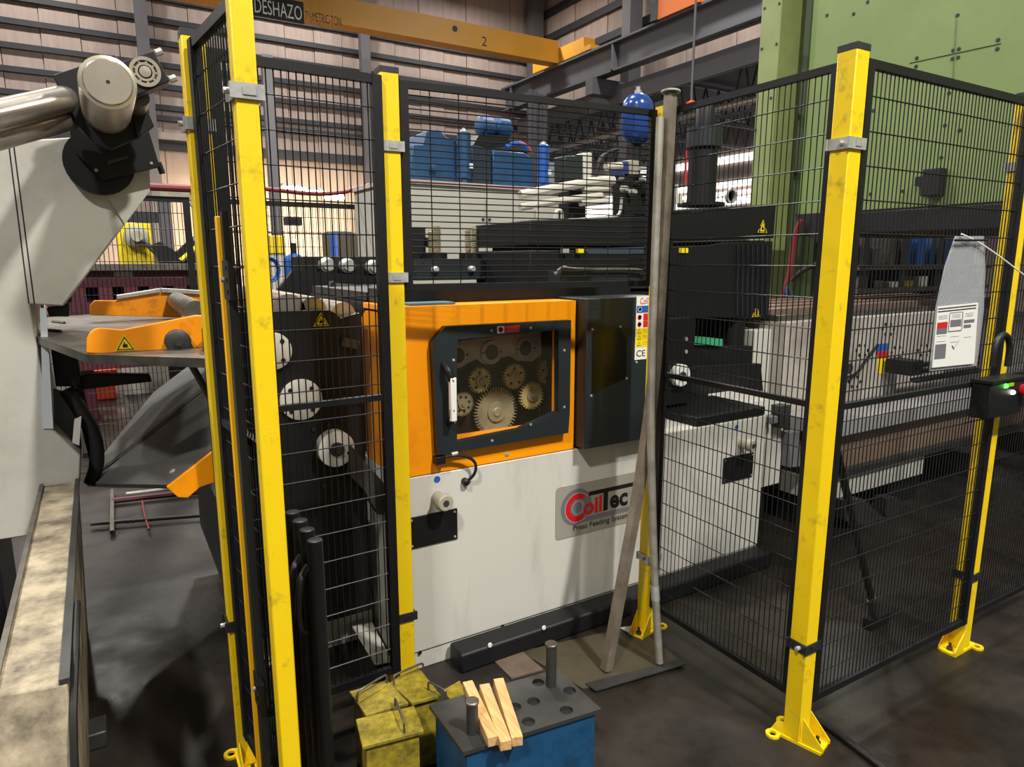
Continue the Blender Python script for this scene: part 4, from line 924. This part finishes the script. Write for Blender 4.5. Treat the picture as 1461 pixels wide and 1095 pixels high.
dy_ = thing('orange_die_block', 'small orange block lying on the dark bench behind the press', 'block', (7.4, 4.0, .9))
MB().box(7.2, 7.6, 3.9, 4.1, 0, .88).build('stand', YELD, dy_); MB().box(7.1, 7.7, 3.85, 4.15, .881, .98).build('block', ORG, dy_, .01)
# ================================================================ CONTROL CABINET with blue pumps
CBY = 5.0
zc1 = pY(680, 268, CBY).z; xa, xb = pY(560, 300, CBY).x, pY(806, 300, CBY).x
cb2 = thing('hydraulic_cabinet', 'large pale grey cabinet standing behind the feeder under the blue pumps', 'cabinet', ((xa+xb)/2, CBY+.4, 0))
MB().box(xa, xb, CBY, CBY+.9, 0, zc1).build('body', CABW, cb2, .006)
xm = pY(692, 330, CBY).x
for (u, v_) in ((xa+.02, xm-.008), (xm+.008, xb-.02)): MB().box(u, v_, CBY-.018, CBY-.001, .1, zc1-.09).build('door', CABW, cb2, .004)
MB().box(xa-.02, xb+.02, CBY-.03, CBY+.92, zc1, zc1+.03).build('top_rim', CABW, cb2)
MB().box(xa-.02, xb+.02, CBY-.032, CBY-.03, zc1+.008, zc1+.02).build('red_line', mat('pink_red_line', (196, 96, 100), .5), cb2)
for zz in (zc1-.25, ): 
    for s in (-1, 1): MB().cyl((xm+s*.03, CBY-.03, zz), (xm+s*.03, CBY-.018, zz), .012, 8).build('hinge_pin', DSTEEL, cb2)
zp = zc1+.031; PYY = CBY+.15
pu = thing('hydraulic_pump', 'dark blue hydraulic pump set with motors on top of the pale cabinet', 'pump', (pY(680, 260, PYY).x, PYY, zp))
def onz(pts, base): return [V((pY(x, y, PYY).x, PYY, max(zp, pY(x, y, PYY).z) if y < base else zp)) for x, y in pts]
MB().prism(onz(((586, 262), (586, 235), (589, 206), (603, 206), (608, 187), (627, 185), (638, 196), (652, 200), (652, 264)), 255), (0, .4, 0)).build('gear_housing', BLUE, pu, .008)
c = pY(617, 240, PYY); MB().lathe(c, (0, -1, 0), [(0, .03), (.06, .03), (.062, .02)], 14).build('shaft_stub', BLUE, pu)
for (px_, top, bot, r) in ((661, 189, 252, .055), (773, 207, 262, .05)):
    q = pY(px_, bot, PYY-.05); zt_ = pY(px_, top, PYY-.05).z
    cy_ = MB().lathe((q.x, PYY-.07, zp), (0, 0, 1), [(0, .03), (.04, .03), (.05, r), (zt_-zp-.01, r), (zt_-zp, r*.7)], 22).build('filter_cylinder', BLUE2 if px_ > 700 else BLUE, pu)
    MB().lathe((q.x, PYY-.07, zt_), (0, 0, 1), [(0, r*.6), (.015, r*.55), (.02, .012), (.035, .012)], 12).build('cylinder_cap', GALV, cy_)
    MB().box(q.x+.02, q.x+.05, PYY-.07-r-.004, PYY-.07-r+.006, zp+.12, zp+.16).build('name_tag', WHITE, cy_)
MB().prism(onz(((674, 266), (674, 206), (701, 212), (701, 268)), 260), (0, .35, 0)).build('pump_block', mat('dark_blue_grey', (28, 40, 58), .5), pu, .006)
MB().prism(onz(((703, 268), (703, 214), (748, 218), (760, 226), (760, 270)), 260), (0, .4, 0)).build('tank', BLUE, pu, .01)
MB().prism([pY(x, y, PYY+.05) for x, y in ((676, 206), (684, 192), (725, 194), (727, 208), (700, 210))], (0, .25, 0)).build('motor_bracket', BLK, pu)
a, b = pY(681, 180, PYY+.15), pY(726, 180, PYY+.15); L_ = b.x-a.x; r = .085
MB().lathe(a, (1, 0, 0), [(0, r*.5), (.01, r*.85)]+[(.02+L_*.4*k/8+dd, r*(1 if dd == 0 else .93)) for k in range(8) for dd in (0, L_*.025)]+[(.03+L_*.42, r*.7), (L_*.6, r*.7), (L_*.62, r), (L_*.95, r), (L_, r*.75)], 24).build('electric_motor', BLUE, pu)
MB().tube([pY(x, y, PYY+.1) for x, y in ((741, 202), (752, 206), (760, 219))], .008, 8, 2).tube([pY(x, y, PYY+.1) for x, y in ((588, 225), (582, 240), (583, 262))], .008, 8, 2).build('red_hose', mat('pink_hose', (206, 84, 88), .5), pu)
MB().tube([pY(x, y, PYY-.02) for x, y in ((722, 210), (735, 204), (748, 208), (752, 214))], .02, 8, 2).build('blue_hose', BLUE2, pu)
# dark column bundle right of the pumps
dk = thing('pipe_riser', 'dark vertical pipe rack against the siding behind the blue pumps', 'pipe rack', (pY(770, 150, 14).x, 14, 0))
for k in range(4):
    q = pY(757+k*7, 150, 14+.15*k); MB().cyl((q.x, q.y, 0), (q.x, q.y, pY(760, 128, 14).z), .06, 8).build('riser', GIRT, dk)
# ================================================================ BACK FENCE and things behind it
BFY = 6.0
zf = pY(285, 277, BFY).z
xs = [pY(p, 350, BFY).x for p in (40, 285, 524)]
for xx, lab in ((xs[1], 'yellow post of the far mesh fence beside the red rail'), (xs[2], 'yellow post of the far mesh fence near the stacked grey posts')):
    fence_post(xx, BFY, lab, (zf-.08, zf-.35), w=.07, h=zf)
for a, b, lab in ((xs[0], xs[1]-.05, 'far mesh fence in front of the dark red machine bed'), (xs[1]+.05, xs[2]-.05, 'far mesh fence in front of the blue bottle and warm lit wall')):
    fence_panel((a, BFY), (b, BFY), lab, z0=.1, z1=zf-.03, mid=None, fine=.03, coarse=.12, wt=.0018, fr=.02)
tag(MB().cyl((xs[0], BFY-.08, zf+.03), (xs[1]+.1, BFY-.08, zf+.03), .03, 10).build('red_rail', REDB), 'dark red pipe rail along the top of the far fence', 'rail')
tag(MB().tube([pY(365, 268, BFY-.1), pY(470, 280, BFY-.1), pY(528, 264, BFY-.1)], .018, 8, 2).build('red_hose_line', REDB), 'dark red hose sagging along the far fence before the warm wall', 'hose')
rm = thing('red_machine_bed', 'dark red machine bed with ribs behind the far fence', 'machine', (.6, 8, 0))
RY = 7.6
a, b = pY(60, 385, RY), pY(300, 385, RY); zt_ = pY(220, 377, RY).z
MB().box(a.x, b.x+.3, RY, RY+.9, zt_-.06, zt_).build('table_top', STEEL, rm); MB().box(a.x, b.x+.3, RY+.1, RY+.9, zt_-.22, zt_-.061).build('upper_beam', REDP, rm)
MB().box(a.x, b.x+.3, RY+.3, RY+.9, .52, zt_-.221).build('core', mat('maroon_black', (40, 16, 22), .6), rm)
for k in range(7): xx = a.x+.2+k*(b.x-a.x)/6.5; MB().box(xx, xx+.12, RY+.05, RY+.3, .55, zt_-.221).build('rib', REDP, rm)
MB().box(a.x, b.x+.3, RY+.04, RY+.3, .55, zt_-.36).build('lower_beam', REDP, rm)
for xx in (a.x+.1, b.x+.1): MB().box(xx, xx+.2, RY+.35, RY+.85, 0, .519).build('leg', REDP, rm)
q = pY(178, 392, RY); MB().box(q.x-.09, q.x+.07, RY+.094, RY+.099, q.z-.02, q.z+.03).build('plate', BEIGE, rm)
ym = thing('yellow_spindle_machine', 'yellow machine with a round chuck behind the far fence', 'machine', (pY(192, 350, 9.2).x, 9.4, 0))
yq = [pY(x, y, 9.2) for x, y in ((166, 318), (214, 318))]
MB().box(yq[0].x, yq[1].x, 9.2, 10, .9, yq[0].z).build('headstock', YELP, ym, .01); MB().box(yq[0].x-.1, yq[1].x, 9.25, 10, 0, .899).build('bed', GREYW, ym)
c = pY(194, 338, 9.15); ch = MB().lathe((c.x, 9.2, c.z), (0, -1, 0), [(0, .13), (.12, .13), (.14, .1), (.15, .06), (.3, .06)], 22).build('chuck', BEIGE, ym)
for (x1, y1) in ((222, 362), (225, 358)): MB().cyl(pY(200, 341, 9.0), pY(x1, y1, 9.0), .02, 8).build('rod', DSTEEL, ch)
ty = thing('black_trough', 'black V-shaped scrap trough behind the far fence', 'trough', pY(245, 378, 8.6))
MB().prism([pY(x, y, 8.55) for x, y in ((217, 349), (228, 345), (252, 360), (268, 345), (282, 334), (284, 376), (228, 378))], (0, .22, 0)).build('shell', BLK, ty); MB().bar(pY(258, 372, 8.54), pY(284, 350, 8.54), .02).build('edge', YELP, ty)
MB().box(pY(228, 378, 8.55).x, pY(284, 376, 8.55).x, 8.62, 8.77, 0, pY(256, 378, 8.55).z).build('stand', DSTEEL, ty)
co = thing('wall_post', 'grey steel post with bracket in front of the warm siding', 'post', (pY(234, 350, 12).x, 12, 0))
q = pY(233, 285, 12); MB().box(q.x-.09, q.x+.09, 11.9, 12.1, 0, q.z).build('shaft', COLM, co); MB().box(q.x-1.0, q.x-.1, 11.92, 12.08, q.z-.35, q.z-.2).build('arm', GIRT, co)
MB().box(q.x-.05, q.x+.5, 11.85, 12.1, q.z, q.z+.18).build('fixture', BEIGE, co)
c2 = thing('grey_wall_column', 'tall grey column behind the yellow corner post and warm tubes', 'column', (pY(388, 300, 17).x, 17, 0))
q = pY(388, 210, 17); MB().box(q.x-.12, q.x+.12, 16.9, 17.1, 0, q.z+2).build('shaft', COLM, c2); MB().box(q.x-.3, q.x+.3, 16.85, 17.15, 0, .05).build('foot', COLM, c2)
gb_ = thing('gas_bottle', 'bright blue gas bottle with black valve behind the far fence', 'gas bottle', (pY(419, 380, 6.8).x, 6.8, 0))
q = pY(419, 362, 6.8); MB().lathe((q.x, 6.8, 0), (0, 0, 1), [(0, .09), (.02, .1), (q.z-.08, .1), (q.z-.02, .07), (q.z, .03)], 20).build('bottle', BLUE2, gb_); MB().cyl((q.x, 6.8, q.z), (q.x, 6.8, q.z+.1), .025, 10).build('valve', BLK, gb_)
bl = thing('blue_drum', 'blue drum standing behind the grey uprights', 'drum', (pY(485, 345, 9).x, 9, 0))
q = pY(484, 333, 9); MB().lathe((q.x, 9, 0), (0, 0, 1), [(0, .2), (.5, .2), (.51, .21), (.53, .2), (q.z-.02, .2), (q.z, .19)], 20).build('shell', BLUE2, bl); MB().lathe((q.x, 9, q.z), (0, 0, 1), [(0, .17), (.02, .16)], 16).build('lid', BLUE, bl)
yc_ = thing('yellow_crate', 'yellow crate on a pale stand behind the far fence', 'crate', (pY(393, 350, 9.5).x, 9.5, 0))
p0, p1 = pY(378, 336, 9.5), pY(408, 362, 9.5); MB().box(p0.x, p1.x, 9.5, 9.9, p1.z, p0.z).build('box', YELP, yc_, .01); MB().box(p0.x, p1.x, 9.52, 9.9, 0, p1.z-.001).build('stand', CABW, yc_, .01)
sx = thing('speaker_box', 'small dark wall box mounted on the far fence', 'box', pY(418, 322, BFY-.1))
p0, p1 = pY(406, 310, BFY-.06), pY(429, 322, BFY-.06); MB().box(p0.x, p1.x, BFY-.12, BFY-.006, p1.z, p0.z).build('case', SLATE, sx); MB().box(p0.x+.03, p1.x-.04, BFY-.125, BFY-.12, p1.z+.015, p0.z-.015).build('grille', BLK, sx)
hc2 = thing('hose_coil', 'blue air hose coil hanging on the far fence', 'hose', pY(384, 400, BFY-.1))
c = pY(385, 385, BFY-.06)
for k in range(3): MB().tube([c+V((math.cos(t)*(.06+.008*k), -.014*k, math.sin(t)*(.085+.008*k))) for t in [2*math.pi*j/14 for j in range(15)]], .007, 6, 1).build('loop', BLUE2, hc2)
ob = thing('orange_bin', 'orange-red plastic bin on the floor behind the far fence', 'bin', (pY(143, 560, 9.2).x, 9.2, 0))
p0, p1 = pY(112, 560, 9), pY(166, 560, 9); zo = pY(150, 528, 9).z
MB().box(p0.x, p1.x, 9.0, 9.4, 0, zo-.04).build('body', ORED, ob, .02); MB().box(p0.x-.03, p1.x+.03, 8.97, 9.43, zo-.039, zo).build('rim', ORED, ob)
# low pallet-like frames under the far fence
fm = thing('pipe_manifold', 'dark pipes with red valve tags lying on the floor under the sloping plate', 'pipes', pZ(220, 720))
for pts, r, m in ((((130, 748), (300, 735)), .012, RUB), (((160, 700), (160, 760)), .014, STEEL), (((160, 715), (300, 700)), .02, REDP), (((180, 705), (310, 690)), .012, GALV), (((300, 700), (302, 740), (318, 750)), .02, RUB), (((203, 715), (206, 735), (213, 756)), .006, REDB)):
    MB().tube([pZ(x, y, .03) for x, y in pts], r, 8, 2).build('pipe', m, fm)
# ================================================================ DECOILER at the left
DYF = 3.3
dc = thing('decoiler', 'grey-white decoiler with black arm head and polished rollers', 'decoiler', (-.2, 3.5, 0))
body = [(-90, 208), (100, 196), (208, 212), (214, 272), (90, 437), (42, 434), (58, 520), (75, 612), (115, 650), (114, 690), (40, 765), (-90, 785)]
MB().prism([pY(x, y, DYF) for x, y in body], (0, .5, 0)).build('body', GREYW, dc, .006)
lo_ = pY(40, 765, DYF); MB().box(lo_.x-1.0, lo_.x-.12, DYF+.1, DYF+.5, 0, lo_.z).build('plinth', BLK, dc)
for (a, b) in (((12, 203), (41, 433)), ((19, 203), (49, 434))):
    MB().bar(pY(*a, DYF-.001), pY(*b, DYF-.001), .0016).build('panel_seam', DKST, dc)
MB().prism([pY(x, y, DYF-.006) for x, y in ((57, 440), (66, 440), (76, 612), (62, 612))], (0, .006, 0)).build('edge_strip', mat('pale_blue_white', (196, 204, 212), .45), dc)
MB().prism([pY(x, y, DYF-.008) for x, y in ((143, 265), (213, 212), (214, 272), (178, 320))], (0, .007, 0)).build('fold_plate', GREYW, dc)
# head
c = pY(142, 232, DYF-.04); MB().cyl((c.x, DYF-.05, c.z), (c.x, DYF, c.z), .125, 30).build('pivot_disc', BLK, dc)
pc = polyY(((97, 180), (108, 218), (147, 257), (228, 238), (212, 185), (160, 150), (110, 160)), DYF-.09, .03, 'lower_plate', BLK, dc, .002)
for px_, py_ in ((103, 181), (137, 243), (216, 233)):
    q = pY(px_, py_, DYF-.09); MB().lathe(q, (0, -1, 0), [(0, .007), (.004, .006)], 8).build('plate_bolt', GALV, pc)
polyY(((153, 230), (182, 222), (182, 226), (154, 235)), DYF-.105, .014, 'slot_bar', DSTEEL, dc)
MB().cyl(pY(226, 232, DYF-.06), pY(232, 248, DYF-.06), .012, 8).build('latch_pin', BLK, dc)
polyY(((75, 107), (163, 78), (188, 100), (214, 160), (200, 195), (160, 212), (135, 206), (112, 180)), 3.02, .05, 'arm_plate', BLK, dc, .003)
polyY(((188, 160), (208, 150), (220, 180), (196, 198)), 3.0, .04, 'arm_lug', BLK, dc, .003)
bkp = polyY(((160, 93), (219, 72), (242, 116), (187, 140), (168, 120)), 2.72, .09, 'bearing_housing', BLK, dc, .003)
c = pY(207, 103, 2.719)
MB().ring(c, (0, -1, 0), .037, .048, .008, 28).build('bearing_outer_ring', TURN, bkp)
MB().lathe(c, (0, -1, 0), [(0, .037), (.002, .037)], 24).build('bearing_cage', DSTEEL, bkp)
MB().ring(c-V((0, .002, 0)), (0, -1, 0), .022, .03, .004, 24).build('bearing_inner_ring', TURN, bkp)
MB().lathe(c-V((0, .002, 0)), (0, -1, 0), [(0, .019), (.008, .018), (.009, .004)], 20).build('shaft_end', TURN, bkp)
for k in range(9):
    t = 2*math.pi*k/9; MB().lathe(c+V((math.cos(t)*.0335, -.002, math.sin(t)*.0335)), (0, -1, 0), [(0, .0045), (.003, .004)], 8).build('bearing_ball', TURN, bkp)
for px_, py_ in ((222, 76), (242, 114)):
    q = pY(px_, py_, 2.75); MB().cyl(q, q+V((.02, 0, .01)), .012, 8).build('housing_bolt', GALV, bkp)
q = pY(200, 140, 2.82); MB().cyl((q.x, 2.81, q.z), (q.x, 3.05, q.z), .03, 16).build('shaft', STEEL, dc)
c0 = pY(154, 117, 2.55); L_ = .62
MB().lathe(c0, (0, 1, 0), [(0, .066), (.004, .069), (.006, .079), (.02, .081), (L_, .081)], 40).build('roller', TURN, dc)
MB().lathe(c0, (0, -1, 0), [(0, .066), (.001, .065), (.0012, .006)], 36).build('roller_face', TURN, dc); MB().lathe(c0-V((0, .0013, 0)), (0, -1, 0), [(0, .006), (.001, .005)], 10).build('centre_hole', BLACKP, dc)
MB().cyl(pY(93, 141, 3.04), pY(-70, 180, 2.4), .044, 28).build('chrome_bar', CHROME, dc)
MB().cyl(pY(98, 170, 3.1), pY(-70, 212, 2.55), .04, 28).build('chrome_bar', CHROME, dc)
# lower black arm and bracket near the table nose
polyY(((72, 488), (110, 505), (116, 545), (112, 552), (80, 552)), 3.45, .1, 'hinge_block', BLK, dc, .004)
polyY(((66, 440), (70, 452), (99, 452), (99, 432), (90, 437)), 3.45, .1, 'upper_lug', BLK, dc, .004)
polyY(((112, 538), (125, 534), (214, 535), (217, 545), (120, 556)), 3.5, .06, 'pusher_arm', BLK, dc, .004)
polyY(((102, 552), (118, 552), (140, 640), (128, 660)), 3.45, .08, 'link_arm', BLK, dc, .004)
MB().tube([pY(x, y, 3.42) for x, y in ((95, 556), (118, 590), (135, 620), (140, 660), (130, 690))], .03, 12, 2).build('hydraulic_hose', RUB, dc)
polyY(((76, 556), (96, 562), (112, 590), (116, 640), (78, 610)), 3.42, .03, 'side_guard', PLATE, dc)
polyY(((106, 600), (116, 596), (113, 636), (103, 632)), 3.36, .03, 'edge_guard', WHT, dc)
# base beam
ZB = .68
bt = [pZ(0, 990, ZB), pZ(97, 975, ZB), pZ(112, 690, ZB), pZ(58, 690, ZB)]
bt[0] = V((bt[0].x-.02, bt[0].y, ZB))
lowr = [V((bt[0].x-.02, 1.42, .003)), V((-.165, 1.42, .003)), V((-.2, 3.29, .003)), V((bt[3].x-.05, 3.29, .003))]
bt[2] = V((bt[2].x, 3.29, ZB)); bt[3] = V((bt[3].x, 3.29, ZB))
MB().hexa(lowr, bt).build('base_beam', DIRTW, dc, .006)
u = (bt[2]-bt[1])
MB().hexa([bt[1]+V((-.016, .0, .001)), bt[1]+V((.004, 0, .001)), bt[2]+V((.004, 0, .001)), bt[2]+V((-.012, 0, .001))], [bt[1]+V((-.016, .0, .012)), bt[1]+V((.004, 0, .012)), bt[2]+V((.004, 0, .012)), bt[2]+V((-.012, 0, .012))]).build('edge_rail', DSTEEL, dc)
MB().hexa([bt[0]+V((0, 0, .001)), bt[0]+V((.014, 0, .001)), bt[3]+V((.014, 0, .001)), bt[3]+V((0, 0, .001))], [bt[0]+V((0, 0, .01)), bt[0]+V((.014, 0, .01)), bt[3]+V((.014, 0, .01)), bt[3]+V((0, 0, .01))]).build('edge_rail', STEEL, dc)
MB().tube([bt[1]+u*.25+V((.012, 0, .0)), bt[1]+V((.012, .02, 0)), bt[1]+V((.0, -.06, -.1)), V((-.155, 1.5, .3)), V((-.17, 1.38, .02))], .008, 8, 2).build('beam_cable', RUB, dc)
q = pZ(140, 1060); MB().box(q.x-.06, q.x+.03, q.y-.04, q.y+.06, 0, .06).build('levelling_foot', DSTEEL, dc, .006)
